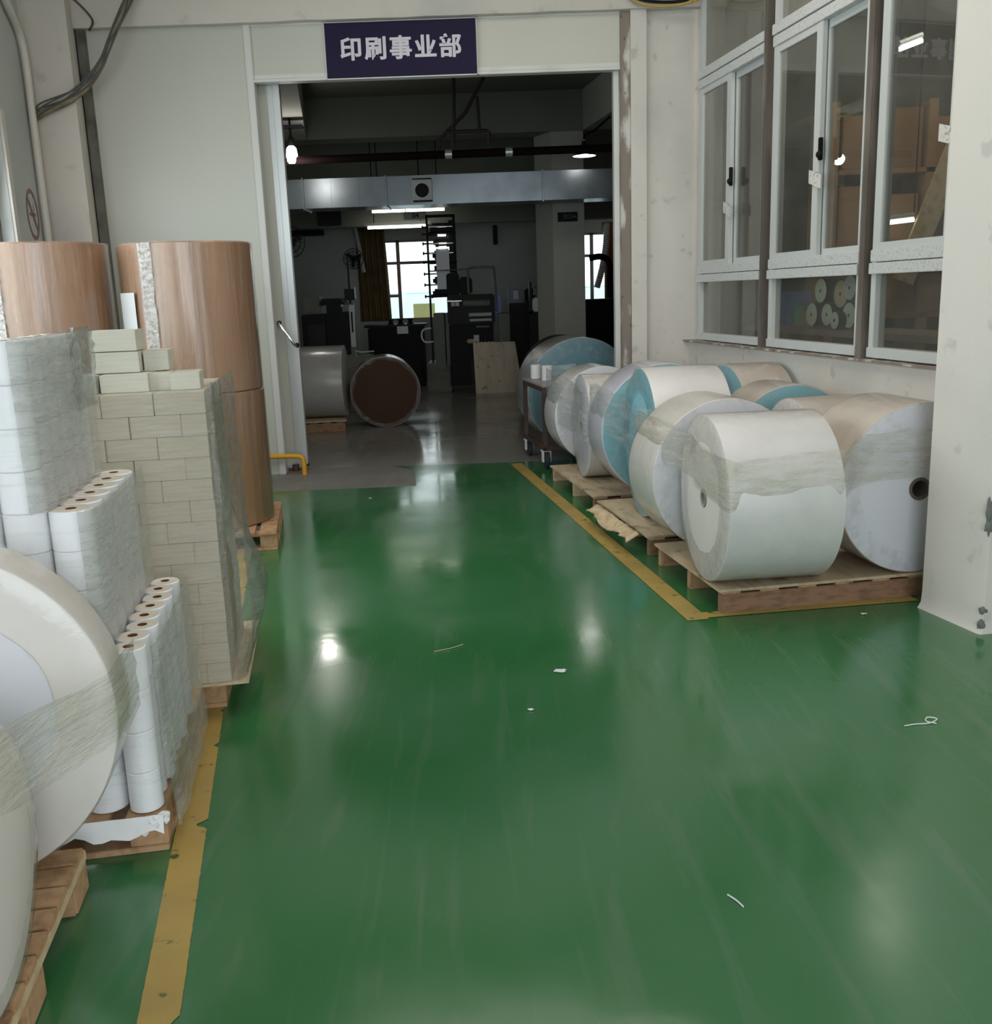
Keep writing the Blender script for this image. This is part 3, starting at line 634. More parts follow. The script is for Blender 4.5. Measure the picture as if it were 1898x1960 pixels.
# rolls in the back room, just inside the gate
BRG = 'large rolls inside the back room'
paper_roll('big blue ended roll inside the gate, right behind the cart', (0.84, 9.25), ANG_D, 0.515, 0.55, 0.0, lat=PAPER_G, end=BLUE_DIM, ring=0.7, core_r=0, group=BRG)
paper_roll('second blue ended roll inside the gate, half hidden by the door jamb', (1.90, 9.42), ANG_D, 0.50, 0.55, 0.0, lat=PAPER_G, end=BLUE_DIM, ring=0.7, core_r=0, group=BRG)
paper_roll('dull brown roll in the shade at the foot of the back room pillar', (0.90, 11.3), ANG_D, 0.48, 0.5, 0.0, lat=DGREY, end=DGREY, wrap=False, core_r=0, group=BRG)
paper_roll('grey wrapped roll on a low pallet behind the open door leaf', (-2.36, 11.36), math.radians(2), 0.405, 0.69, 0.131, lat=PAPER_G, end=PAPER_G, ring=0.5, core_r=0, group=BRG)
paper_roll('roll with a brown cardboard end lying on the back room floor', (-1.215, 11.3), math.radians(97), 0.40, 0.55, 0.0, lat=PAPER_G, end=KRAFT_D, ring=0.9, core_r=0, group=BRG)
# rolls in the left foreground
LFG = 'large rolls on the left foreground pallet'
paper_roll('big pale roll facing the camera in the left foreground', (-1.30, 2.06), ANG_D, 0.412, 0.14, HP+0.011, lat=FACE, end=FACE, core_r=0.045, ring=0.68, ring_mat=F_ROLL, group=LFG, cap=FACE_L, cap_r=0.67)
paper_roll('smaller white roll in front of the big pale roll at the left edge', (-0.985, 1.675), ANG_E+PI, 0.285, 0.62, HP+0.011, lat=PAPER, end=FACE, core_r=0.03, ring=0.8, ring_mat=F_ROLL, group=LFG)

# ------------------------------------------------------------------ film bands round the pallets
def band(label, pts, hh, m, zamp=0.012, rows=9, seed=0.0, name='film_band'):
    """pts = (x, y, z) along the band's middle"""
    path = smooth_path(pts, 10); P = []
    hs = hh if isinstance(hh, (list, tuple)) else None
    for j in range(rows):
        v = j/(rows-1)*2-1; row = []
        for i, p in enumerate(path):
            t = (path[min(i+1, len(path)-1)]-path[max(i-1, 0)]).normalized(); n = Vector((t.y, -t.x, 0)).normalized()
            q = i/(len(path)-1)
            h = (hs[0]+(hs[1]-hs[0])*q) if hs else hh
            w = mnoise.noise(Vector((i*0.16+seed, v*3.1, seed))); w2 = mnoise.noise(Vector((i*0.05, v*9, seed+3)))
            row.append(p+Vector((0, 0, v*h*(1+0.10*mnoise.noise(Vector((i*0.12, seed, 7))))))+n*(0.004*w+0.005*w2))
        P.append(row)
    return tag(MB().grid(P).build(name, m), label, 'plastic film', 'stretch film bands')
def cyl_contact(c, ang, R, L, z, zb, side, x):           # point on a lying roll's skin at height z
    a = math.sqrt(max(R*R-(z-zb-R)**2, 0)); d = Vector((math.cos(ang), math.sin(ang), 0)); n = Vector((-d.y, d.x, 0))
    p = Vector((c[0], c[1], 0))+d*x+n*side*(a+0.012); p.z = z; return p
b1 = [cyl_contact((1.175, 4.90), ANG_D, 0.39, 0.4, 0.72, ZP, 1, 0.43)+eV*0.25, cyl_contact((1.175, 4.90), ANG_D, 0.39, 0.4, 0.72, ZP, 1, 0.425)+eV*0.03]
for x, z in ((0.38, 0.72), (0.2, 0.715), (0.02, 0.71)): b1.append(cyl_contact((1.175, 4.90), ANG_D, 0.39, 0.5, z, ZP, 1, x))
b1 += [Vector((0.925, 4.62, 0.675)), Vector((0.93, 4.45, 0.655)), Vector((0.94, 4.30, 0.64))]
b1.append(cyl_contact((0.955, 4.41), a1, 0.383, 0.5, 0.63, ZP, -1, -0.012))
for x, z in ((0.06, 0.63), (0.25, 0.64), (0.42, 0.65), (0.505, 0.655)): b1.append(cyl_contact((0.955, 4.41), a1, 0.383, 0.53, z, ZP, -1, x))
b1 += [Vector((1.60, 4.27, 0.67)), Vector((1.75, 4.325, 0.68)), Vector((1.93, 4.365, 0.69)), Vector((2.10, 4.39, 0.69))]
band('yellowish stretch film band round the nearest four right rolls', b1, [0.10, 0.115], F_BAND, seed=1.3)
b2 = [cyl_contact((1.12, 6.33), ANG_D, 0.43, 0.34, 0.70, ZP, 1, 0.36)+eV*0.25, cyl_contact((1.12, 6.33), ANG_D, 0.43, 0.34, 0.70, ZP, 1, 0.355)+eV*0.03]
for x, z in ((0.3, 0.70), (0.15, 0.70), (0.02, 0.70)): b2.append(cyl_contact((1.12, 6.33), ANG_D, 0.43, 0.34, z, ZP, 1, x))
b2 += [Vector((0.80, 6.0, 0.66)), Vector((0.82, 5.75, 0.60)), Vector((0.84, 5.55, 0.57)), Vector((0.88, 5.33, 0.58)), Vector((1.05, 5.30, 0.62)), Vector((1.30, 5.34, 0.64))]
band('clear stretch film band round the blue ended rolls of the second pallet', b2, [0.15, 0.15], F_BANDB, seed=4.1)
b3 = [cyl_contact((0.855, 7.60), ANG_D, 0.38, 0.38, 0.66, ZP, 1, 0.40)+eV*0.25, cyl_contact((0.855, 7.60), ANG_D, 0.38, 0.38, 0.66, ZP, 1, 0.395)+eV*0.03]
for x, z in ((0.36, 0.66), (0.2, 0.65), (0.0, 0.65)): b3.append(cyl_contact((0.855, 7.60), ANG_D, 0.38, 0.38, z, ZP, 1, x))
b3 += [Vector((0.59, 7.19, 0.62)), Vector((0.615, 6.94, 0.60)), Vector((0.64, 6.745, 0.60)), Vector((0.80, 6.725, 0.62)), Vector((1.0, 6.75, 0.64))]
band('clear stretch film band round the white rolls of the far pallet', b3, [0.22, 0.16], F_BANDB, seed=6.2)
b4 = [Vector((-0.888, 2.26, 0.585)), Vector((-0.872, 2.08, 0.58)), Vector((-0.895, 2.0, 0.575)), Vector((-0.935, 1.85, 0.585)), Vector((-0.955, 1.70, 0.60)), Vector((-0.975, 1.55, 0.63)), Vector((-1.03, 1.40, 0.66)), Vector((-1.2, 1.33, 0.67))]
band('twisted yellowish film band round the left foreground rolls', b4, [0.085, 0.085], F_BAND, seed=9.7)

# ------------------------------------------------------------------ small white rolls stacked on the left pallet
FL = Vector((-0.924, 2.431, 0))
def at2(u, v, z): return FL-eV*u+dV*v+Vector((0, 0, z))
def small_roll_proto(D, h, label):
    t = thing('label_roll', label, 'paper roll', (0, 0, 0), 0, 'small white rolls on the left pallet')
    r, b, c = D/2, 0.003, 0.0135
    MB().lathe([(0, c), (0, r-b), (b, r), (h-b, r), (h, r-b), (h, c), (0, c)], 'Z', 28, (0, 0, 0), mats=[1, 0, 0, 0, 1, 1]).build('paper', [LABELP, LABELT], t)
    MB().lathe([(h-0.002, c+0.0006), (h+0.0008, c), (h-0.002, c-0.0015), (0.002, c-0.0015)], 'Z', 20).lathe([(h*0.6, 0.0001), (h*0.6, c-0.0015)], 'Z', 20).build('core', LCORE, t)
    return t
used = {}
def place_roll(D, h, u, v, z, label):
    key = (D, h)
    if key not in used: o = small_roll_proto(D, h, label); used[key] = o; o.location = at2(u, v, z)
    else: o = copy_tree(used[key], loc=at2(u, v, z)); o['label'] = label
    o.rotation_euler = (0, 0, random.uniform(0, 6)); return o
lev = ['bottom', 'second', 'third', 'top']
for k in range(8):                                      # low step along the aisle: four rolls high
    for j in range(4):
        jit = 0.006*math.sin(k*2.3)
        place_roll(0.088, 0.1145, 0.05+jit+(0.0 if j else 0), 0.028+0.0895*k, HP+0.0015+j*0.115,
            'small white roll in the low aisle step, %s column from the front, %s' % (ORD[k], lev[j]))
DM, HM = 0.108, 0.1035
for k in range(6):                                      # second line, eight rolls high
    for j in range(8):
        place_roll(DM, HM, 0.155, 0.06+0.1095*k, HP+0.0015+j*0.104, 'small white middle tier roll beside the low step, %s column back, %s up' % (ORD[k], ORD[j]))
for i in range(1, 5):                                   # front line going left, eight high then the upper tier
    for j in range(8):
        place_roll(DM, HM, 0.155+0.1095*i, 0.06, HP+0.0015+j*0.104, 'small white middle tier front roll, %s column from the aisle, %s up' % (ORD[i], ORD[j]))
ZU = HP+0.0015+8*0.104
for i in range(4):
    for j in range(4):
        place_roll(DM, 0.1065, 0.2645+0.1095*i, 0.06, ZU+j*0.107, 'small white upper tier front roll, %s column from the right, %s up' % (ORD[i], ORD[j]))
for k in range(1, 6):
    for j in range(4):
        place_roll(DM, 0.1065, 0.2645, 0.06+0.1095*k, ZU+j*0.107, 'small white upper tier side roll, %s column back, %s up' % (ORD[k], ORD[j]))
for k in range(1, 6):                                   # what carries the upper tier's side line
    for j in range(6, 8):
        place_roll(DM, HM, 0.2645, 0.06+0.1095*k, HP+0.0015+j*0.104, 'small white roll carrying the upper tier side line, %s column back, %s up' % (ORD[k], ORD[j]))
def sheet_wall(path, z0, z1, out, rows, seed, amp=0.006):
    P = []
    path = smooth_path(path, 8)
    for j in range(rows):
        f = j/(rows-1); row = []
        for i, p in enumerate(path):
            t = (path[min(i+1, len(path)-1)]-path[max(i-1, 0)]).normalized(); n = Vector((t.y, -t.x, 0)).normalized(); q = i/(len(path)-1)
            w = mnoise.noise(Vector((i*0.35+seed, f*9, seed)))+0.6*mnoise.noise(Vector((i*0.9, f*22, seed+5)))
            row.append(Vector((p.x, p.y, 0))+n*(out(f, q)+amp*w)+Vector((0, 0, z0+(z1-z0)*f+0.006*mnoise.noise(Vector((i*0.5, 3, seed)))*(1 if j in (0, rows-1) else 0))))
        P.append(row)
    return P
fw = thing('stretch_film', 'streaky clear film wrapped round the stacked small white rolls', 'plastic film', (FL.x, FL.y, HP), 0, 'pallet wraps')
pl = [at2(0.6, -0.008, 0), at2(0.3, -0.008, 0), at2(0.10, -0.010, 0), at2(0.03, -0.012, 0), at2(0.0, 0.03, 0), at2(-0.012, 0.12, 0), at2(-0.012, 0.4, 0), at2(-0.006, 0.72, 0)]
MB().grid(sheet_wall(pl[4:], 0.05, 0.575, lambda f, q: 0.004+0.020*(1-f), 14, 2.2, 0.008)).build('lower_wrap', F_SHEET, fw, world=True)
MB().grid(sheet_wall(pl[:6], HP-0.01, 0.50, lambda f, q: 0.003, 10, 3.2, 0.003)).build('front_wrap', F_FRONT, fw, world=True)
pm = [at2(0.70, -0.004, 0), at2(0.25, -0.006, 0), at2(0.13, 0.0, 0), at2(0.092, 0.05, 0), at2(0.088, 0.25, 0), at2(0.088, 0.68, 0)]
MB().grid(sheet_wall(pm[2:], 0.59, 0.955, lambda f, q: 0.005, 12, 5.2, 0.0025)).build('middle_wrap', F_SHEET, fw, world=True)
MB().grid(sheet_wall(pm[:3], 0.60, 0.96, lambda f, q: 0.003, 10, 6.2, 0.003)).build('middle_front_wrap', F_FRONT, fw, world=True)
pu = [at2(0.72, -0.004, 0), at2(0.35, -0.006, 0), at2(0.24, 0.0, 0), at2(0.20, 0.05, 0), at2(0.194, 0.25, 0), at2(0.192, 0.61, 0)]
MB().grid(sheet_wall(pu[2:], 0.955, 1.39, lambda f, q: 0.004+0.01*f*q, 12, 7.2, 0.003)).build('upper_wrap', F_SHEET, fw, world=True)
MB().grid(sheet_wall(pu[:3], 0.94, 1.39, lambda f, q: 0.003, 10, 8.2, 0.003)).build('upper_front_wrap', F_FRONT, fw, world=True)
MB().grid(sheet_wall([at2(0.19, 0.36, 0), at2(0.186, 0.46, 0), at2(0.18, 0.60, 0)], 1.17, 1.40, lambda f, q: 0.012, 14, 12.2, 0.012)).build('crumpled_corner', F_SIDE, fw, world=True)
sl = MB(); P = []
for j in range(5):
    P.append([at2(0.9-0.9*i/40, -0.034-0.004*j+0.006*mnoise.noise(Vector((i*0.6, j, 2))), HP+0.003-0.012*j*(1+0.6*mnoise.noise(Vector((i*0.35, 8, 0))))) for i in range(41)])
sl.grid(P); ss = tag(sl.build('slip_sheet', WHITE), 'torn white sheet edge hanging below the small roll stack', 'paper sheet')
cr = MB()
for (u, v, z, s) in ((0.02, -0.03, 0.103, 0.016), (0.055, -0.035, 0.085, 0.013), (0.0, -0.022, 0.11, 0.014)):
    q = bmesh.ops.create_icosphere(cr.bm, subdivisions=3, radius=s)
    for w in q['verts']: w.co = at2(u, v, z)+w.co*(1+0.9*mnoise.noise(w.co*90))
tag(cr.build('paper_wad', WHITE, smooth=False), 'crumpled white paper stuck on the corner of the small roll pallet', 'paper')

# ------------------------------------------------------------------ cream paper packets
FC = Vector((-0.972, 3.335, 0))
def at3(u, v, z): return FC-eV*u+dV*v+Vector((0, 0, z))
PW, PH, PD = 0.1675, 0.0745, 0.15
pk = {}
def packet(w, h, dp, u, v, z, label, m=CREAM, skew=0.0):
    key = (round(w, 3), round(h, 3), round(dp, 3), m.name)
    if key not in pk:
        b = MB(); b.box((-w/2, dp/2, h/2), (w-0.0008, dp-0.0008, h-0.0006), 0, 0.0016)
        o = tag(b.build('paper_packet', m), label, 'paper packet', 'cream paper packets'); pk[key] = o
    else:
        o = pk[key].copy(); COL.objects.link(o); o['label'] = label
    o.location = at3(u, v, z); o.rotation_euler = (0, 0, TH+skew); WM[o] = Matrix.Identity(4); return o
side = ['against the film corner', 'in the middle of the front', 'at the left of the front']
for j in range(14):
    z = HP+0.0015+j*PH
    off = 0.0 if j % 2 else PW/2
    cols = [(0.0, PW), (PW, PW), (2*PW, PW)] if off == 0 else [(0.0, PW/2), (PW/2, PW), (1.5*PW, PW), (2.5*PW, PW/2)]
    for i, (u, w) in enumerate(cols):
        packet(w, PH, PD, u+random.uniform(-0.001, 0.001), random.uniform(-0.003, 0.002), z, 'cream paper packet in the front face, %s layer up, %s from the aisle corner' % (ORD[j], ORD[i]))
    for k in range(1, 4):
        packet(PW, PH, PD, random.uniform(-0.001, 0.002), k*PD, z, 'cream paper packet on the aisle side, %s layer up, %s back from the front corner' % (ORD[j], ORD[k]))
ZT = HP+0.0015+14*PH
loose = [(0.19, 0.09, 0.16, 0.062, 0, 'wide pale packet on the left of the loose top layer'), (0.02, 0.10, 0.10, 0.060, 0, 'pale packet at the right end of the loose top layer'), (0.115, 0.12, 0.08, 0.060, 0, 'pale packet in the middle of the loose top layer'),
         (0.36, 0.09, 0.15, 0.062, 0, 'pale packet at the far left of the loose top layer'),
         (0.225, 0.16, 0.16, 0.072, 1, 'pale packet in the second loose layer, left of the short one'), (0.135, 0.22, 0.085, 0.070, 1, 'short pale packet standing alone in the second loose layer'),
         (0.228, 0.165, 0.16, 0.072, 2, 'topmost pale packet on the cream stack')]
zs = [ZT, ZT+0.0625, ZT+0.1355]
for u, v, w, h, lv, lab in loose: packet(w, h, 0.15, u, v, zs[lv]+0.001*lv, lab, CREAM_T, random.uniform(-0.04, 0.04))
cs = thing('stretch_film', 'shiny bulging film hanging off the aisle side of the cream paper stack', 'plastic film', (FC.x, FC.y, HP), 0, 'pallet wraps')
def bulge(f, q):
    z = 0.10+1.09*f; s = 0.012+0.115*math.exp(-((z-0.42)/0.24)**2)*math.sin(PI*min(1, q*1.15+0.05))**0.8+0.03*q
    return s if f < 0.98 else s*0.8
MB().grid(sheet_wall([at3(-0.004, -0.006, 0), at3(-0.006, 0.08, 0), at3(-0.006, 0.3, 0), at3(-0.006, 0.60, 0)], 0.12, 1.19, bulge, 40, 1.7, 0.011)).build('side_wrap', F_SIDE, cs, world=True)
MB().grid(sheet_wall([at3(0.56, -0.010, 0), at3(0.3, -0.010, 0), at3(0.0, -0.012, 0), at3(-0.006, -0.004, 0)], 0.11, 1.18, lambda f, q: 0.003, 30, 2.9, 0.003)).build('front_wrap', F_FRONT, cs, world=True)
tag(MB().box(at3(0.30, 0.33, HP-0.0), (0.72, 0.72, 0.002), TH).build('base_sheet', PLY), 'thin plywood sheet between the cream paper stack and its pallet', 'plywood')

# ------------------------------------------------------------------ kraft rolls standing on end
F_GLINT = film('whitened_glint_film', (0.80, 0.77, 0.75), 0.25, 0.92, (3, 3, 6), 8, rough=0.2, bump=1.0, nlo=0.36, nhi=0.6)  # film whose whiteness stands in for the window highlight on the kraft rolls
def kraft_roll(label, x, y, z, R, H, glint_arcs=()):
    t = thing('kraft_roll', label, 'paper roll', (x, y, z), 0, 'standing kraft paper rolls')
    MB().lathe([(0, 0.001), (0, R-0.008), (0.008, R), (H-0.008, R), (H, R-0.008), (H, 0.04), (H-0.3, 0.04), (H-0.3, 0.001)], 'Z', 96, (0, 0, 0)).build('paper', KRAFT, t)
    rings = []; seg = 120
    for j in range(26):
        f = j/25; rg = []
        for k in range(seg):
            a = 2*PI*k/seg; w = mnoise.noise(Vector((math.cos(a)*7+x, math.sin(a)*7, f*1.5)))+0.5*mnoise.noise(Vector((math.cos(a)*20, math.sin(a)*20+y, f*4)))
            r = R+0.004+0.0035*(w+0.6); rg.append((r*math.cos(a), r*math.sin(a), 0.004+(H-0.002)*f+0.004*mnoise.noise(Vector((math.cos(a)*4, math.sin(a)*4, 3)))*(1 if j == 25 else 0)))
        rings.append(rg)
    tp = []
    for k in range(seg):
        a = 2*PI*k/seg; r = R*(0.86+0.06*mnoise.noise(Vector((math.cos(a)*3, math.sin(a)*3, x)))); tp.append((r*math.cos(a), r*math.sin(a), H+0.006))
    rings.append(tp)
    pw = MB().loops(rings).build('plastic_wrap', F_KRAFT, t)
    for a0, a1_ in glint_arcs:                                # whitened crinkled film strips painted in where the window highlight falls
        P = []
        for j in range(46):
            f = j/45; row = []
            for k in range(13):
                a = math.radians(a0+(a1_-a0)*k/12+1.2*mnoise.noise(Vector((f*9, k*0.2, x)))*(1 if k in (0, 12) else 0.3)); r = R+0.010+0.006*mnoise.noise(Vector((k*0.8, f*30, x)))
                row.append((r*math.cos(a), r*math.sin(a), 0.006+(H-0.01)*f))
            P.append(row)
        MB().grid(P).build('painted_glint', F_GLINT, pw)
    return t
KX, KY, KR = -1.80, 6.08, 0.388
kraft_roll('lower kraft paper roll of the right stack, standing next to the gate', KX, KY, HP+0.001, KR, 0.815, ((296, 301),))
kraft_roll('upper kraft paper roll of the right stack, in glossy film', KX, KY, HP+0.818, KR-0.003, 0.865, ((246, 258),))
kraft_roll('lower kraft paper roll of the left stack, hidden behind the small white rolls', KX-0.81, KY-0.16, HP+0.001, KR, 0.815)
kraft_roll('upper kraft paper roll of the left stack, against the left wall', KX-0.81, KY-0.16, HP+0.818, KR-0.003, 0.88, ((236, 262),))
lb = MB(); P = []
for j in range(5):
    P.append([(KX+(KR+0.014)*math.cos(a), KY+(KR+0.014)*math.sin(a), 1.29+0.24*j/4) for a in [math.radians(238-24*i/8) for i in range(9)]])
tag(lb.grid(P).build('paper_label', WHITE), 'white paper label taped on the left of the right kraft stack', 'label')

# ------------------------------------------------------------------ left corner: pipe, hose, cables, stencil
tag(MB().tube(smooth_path([(-3.27, 7.30, 3.72), (-3.32, 7.58, 3.56), (-3.36, 7.80, 3.44), (-3.365, 7.86, 3.25), (-3.37, 7.87, 2.9)], 6)+[Vector((-3.37, 7.87, 0.0))], 0.028, 14).build('drain_pipe', PVC), 'white plastic drain pipe with a bend in the left corner', 'pipe')
hs = thing('cable_hose', 'dusty sagging hose with thin cables across the left column', 'hose', (-3.3, 7.9, 2.9))
hp = smooth_path([(-3.39, 7.93, 2.86), (-3.31, 7.92, 2.905), (-3.05, 7.92, 3.01), (-2.87, 7.95, 3.19), (-2.75, 8.0, 3.45), (-2.62, 8.1, 3.72), (-2.55, 8.22, 3.95)], 8)
MB().tube(hp, 0.024, 12).build('hose', HOSE, hs, world=True)
for k, (dz, ph) in enumerate(((0.035, 0.0), (0.05, 1.3), (-0.03, 2.1), (0.02, 3.0))):
    MB().tube([p+Vector((0.02*math.sin(i*0.21+ph), -0.03, dz*math.sin(i*0.13+ph*0.5)+0.012)) for i, p in enumerate(hp)], 0.006, 6).build('cable', WIRE, hs, world=True)
tag(MB().tube(smooth_path([(-3.30, 7.94, 3.78), (-3.05, 7.95, 3.73), (-2.93, 8.10, 3.60), (-3.02, 8.28, 3.56)], 8), 0.009, 8).build('wall_cable', WIRE), 'thin dark cable looping from the column to the steel channel', 'cable')
sn = thing('painted_sign', 'faded red no smoking circle painted on the left wall', 'sign', (wallL(7.66)+0.004, 7.66, 2.15))
wd = Vector((-0.166, 1, 0)).normalized(); wn_ = Vector((wd.y, -wd.x, 0))
def onL(s, z, off=0.004): return Vector((wallL(7.66), 7.66, 0))+wd*s+wn_*off+Vector((0, 0, z))
rb = MB(); ci, co = [], []
for k in range(49):
    a = 2*PI*k/48; ci.append(onL(0.125*math.cos(a), 2.15+0.155*math.sin(a))); co.append(onL(0.15*math.cos(a), 2.15+0.185*math.sin(a)))
rb.grid([ci, co]).build('ring', STENCIL, sn, world=True)
sb = MB()
for pts in (((-0.10, 0.10), (-0.08, 0.12), (0.10, -0.10), (0.08, -0.12)), ((-0.08, -0.012), (0.07, -0.012), (0.07, 0.012), (-0.08, 0.012)), ((0.02, 0.02), (0.03, 0.02), (0.05, 0.08), (0.04, 0.08))):
    sb.bm.faces.new([sb.bm.verts.new(onL(p[0], 2.15+p[1], 0.005)) for p in pts])
sb.build('slash', STENCIL, sn, world=True)
tb = MB(); tb.bm.faces.new([tb.bm.verts.new(onL(s, z, 0.0035)) for s, z in ((-0.17, 1.70), (0.17, 1.70), (0.17, 1.94), (-0.17, 1.94))]); tb.build('caption_panel', mat('faded_red_panel', (0.40, 0.20, 0.18), 0.8), sn, world=True)
hr = thing('cable_bundle', 'yellow taped cable bundle drooping above the right window corner', 'cable', (1.3, 8.2, 3.58))
MB().tube(smooth_path([(1.14, 8.22, 3.66), (1.22, 8.2, 3.60), (1.34, 8.18, 3.565), (1.5, 8.15, 3.555), (1.62, 8.10, 3.565), (1.66, 8.05, 3.62)], 8), 0.012, 8).build('sheath', mat('ochre_sheath', (0.42, 0.30, 0.10), 0.7), hr, world=True)
MB().tube(smooth_path([(1.14, 8.22, 3.68), (1.26, 8.2, 3.615), (1.42, 8.17, 3.585), (1.58, 8.12, 3.580), (1.66, 8.05, 3.62)], 8), 0.012, 8).build('black_cable', BLACK, hr, world=True)
MB().sphere((1.645, 8.05, 3.60), 0.035, 0.9, 0.9, 1.6, 12, 8).build('tape_knot', YPAINT, hr, world=True)
MB().sphere((1.615, 8.04, 3.635), 0.022).build('end_cap', mat('orange_cap', (0.6, 0.10, 0.02), 0.5), hr, world=True)

# ------------------------------------------------------------------ cart at the gate with tape rolls
ct = thing('steel_cart', 'rusty brown steel cart on castors standing in the gate', 'cart', (0.42, 8.15, 0), TH)
cw, cd, chh = 0.50, 0.82, 0.70
MB().span((0, 0, chh-0.018), (cw, cd, chh), 0.002).build('top_plate', mat('worn_cart_top', (0.34, 0.31, 0.33), 0.45), ct)
for x in (0.0, cw-0.035):
    for y in (0.0, cd-0.035): MB().span((x, y, 0.15), (x+0.035, y+0.035, chh-0.018), 0.002).build('leg', RUST, ct)
MB().span((0.035, 0, chh-0.055), (cw-0.035, 0.03, chh-0.019)).span((0, 0.035, chh-0.055), (0.03, cd-0.035, chh-0.019)).span((0.035, cd-0.03, chh-0.055), (cw-0.035, cd, chh-0.019)).span((cw-0.03, 0.035, chh-0.055), (cw, cd-0.035, chh-0.019)).build('top_rail', RUST, ct)
MB().span((0, 0, 0.15), (cw, 0.03, 0.185)).span((0, 0.03, 0.15), (0.03, cd, 0.185)).span((0, cd-0.03, 0.15), (cw, cd, 0.185)).span((0.03, 0.03, 0.19), (cw, cd-0.03, 0.20)).build('lower_shelf', RUST, ct)
for i, (x, y) in enumerate(((0.03, 0.05), (0.03, cd-0.06), (cw-0.05, 0.05), (cw-0.05, cd-0.06))):
    f = MB(); f.span((x-0.035, y-0.045, 0.05), (x-0.026, y+0.03, 0.145), 0.004).span((x+0.026, y-0.045, 0.05), (x+0.035, y+0.03, 0.145), 0.004).span((x-0.04, y-0.03, 0.138), (x+0.04, y+0.05, 0.15), 0.003)
    fk = f.build('castor_fork', WHITE, ct)
    MB().lathe([(-0.02, 0.0), (-0.02, 0.05), (-0.014, 0.068), (0.014, 0.068), (0.02, 0.05), (0.02, 0)], 'X', 24, (x, y-0.03, 0.068)).build('castor_wheel', RUBBER, fk)
def tape_roll(label, x, y, r, h):
    t = thing('tape_roll', label, 'tape roll', (x, y, 0.701), 0, 'white rolls on the cart')
    MB().lathe([(0, 0.02), (0, r-0.003), (0.003, r), (h-0.003, r), (h, r-0.003), (h, 0.02), (0, 0.02)], 'Z', 32).build('paper', WHITE, t)
    MB().lathe([(0.001, 0.019), (h+0.001, 0.0195), (h+0.001, 0.016), (0.001, 0.016)], 'Z', 20).build('core', CORE_G, t)
tape_roll('plain white roll standing on the cart, the left one', 0.402, 8.83, 0.048, 0.125); tape_roll('white roll with a printed label on the cart, right of the plain one', 0.485, 8.60, 0.046, 0.13)
rx = thing('small_carton', 'small red and yellow carton lying on the cart', 'box', (0.66, 8.62, 0.701), 0.3)
MB().span((-0.06, -0.035, 0), (0.06, 0.035, 0.045), 0.002).build('carton', mat('carton_red', (0.55, 0.06, 0.03), 0.5), rx); MB().span((-0.061, -0.036, 0.008), (0.02, 0.036, 0.028)).build('carton_print', YPAINT, rx)

# ------------------------------------------------------------------ back room: overhead
dt = thing('air_duct', 'long galvanised air duct hanging across the back room', 'duct', (0, 13.2, 2.6))
dx = [-4.1, -2.29, -1.24, 0.74, 2.6, 4.3]
for a, b_ in zip(dx, dx[1:]):
    dsec = MB().span((a+0.012, 13.0, 2.59), (b_-0.012, 13.5, 2.945), 0.004).build('duct_section', DUCT, dt, world=True)
    n = max(1, int((b_-a)/0.28)); sm = MB()
    for k in range(1, n): sm.span((a+(b_-a)*k/n-0.006, 12.994, 2.59), (a+(b_-a)*k/n+0.006, 13.0, 2.945))
    if n > 1: sm.build('seam', DUCT, dsec, world=True)
for x in dx[1:-1]: MB().span((x-0.010, 12.985, 2.575), (x+0.010, 13.515, 2.96), 0.003).build('flange', DUCT, dt, world=True)
vt = thing('wall_fan_box', 'square pale fan housing with a dark round opening on the duct', 'fan', (-0.785, 12.98, 2.62))
MB().span((-0.915, 12.93, 2.635), (-0.655, 12.992, 2.885), 0.006).build('housing', LGREY, vt, world=True)
MB().lathe([(12.925, 0.0), (12.925, 0.072), (12.915, 0.078), (12.93, 0.085)], 'Y', 32, (-0.785, 0, 2.755)).build('opening', BLACK, vt, world=True)
MB().span((-0.90, 12.92, 2.885), (-0.66, 12.995, 2.90)).span((-0.90, 12.92, 2.62), (-0.66, 12.995, 2.635)).build('bracket', BLACK, vt, world=True)
rp = thing('sprinkler_pipe', 'dark red sprinkler main running across the back room ceiling', 'pipe', (0, 12.2, 3.05))
MB().tube([(-3.5, 12.0, 3.035), (4.3, 12.0, 3.065)], 0.045, 14).build('pipe', REDPIPE, rp, world=True)
for x in (-0.40, 0.30): MB().lathe([(x-0.04, 0.052), (x+0.04, 0.052)], 'X', 16, (0, 12.0, 3.049)).build('coupling', ALU, rp, world=True)
bp_ = thing('branch_pipe', 'black branch pipes bent down from the back room ceiling', 'pipe', (-0.2, 12.1, 3.3))
for pts in ([(-0.305, 12.05, 4.0), (-0.326, 12.05, 3.36)], [(0.11, 12.05, 4.0), (-0.19, 12.05, 3.50), (-0.50, 12.05, 3.22), (-0.505, 12.05, 3.09)], [(-0.05, 12.0, 3.66), (-0.035, 12.0, 3.29)], [(-0.42, 12.0, 3.29), (0.05, 12.0, 3.29), (0.075, 12.0, 3.27), (0.073, 12.0, 3.12)], [(-0.33, 12.0, 3.36), (-0.34, 12.0, 3.10)]):
    MB().tube(pts, 0.022, 10).build('pipe', BLKPIPE, bp_, world=True)
def plamp(x, y, z, e_=11): 
    l = bpy.data.lights.new('bulb_light', 'POINT'); l.energy = e_; l.shadow_soft_size = 0.07; l.color = (1.0, 0.95, 0.88)
    o = bpy.data.objects.new('bulb_light', l); COL.objects.link(o); o.location = (x, y, z)
l1 = thing('ceiling_bulb', 'bare lit bulb hanging under the left ceiling beam', 'lamp', (-2.21, 12.0, 3.14))
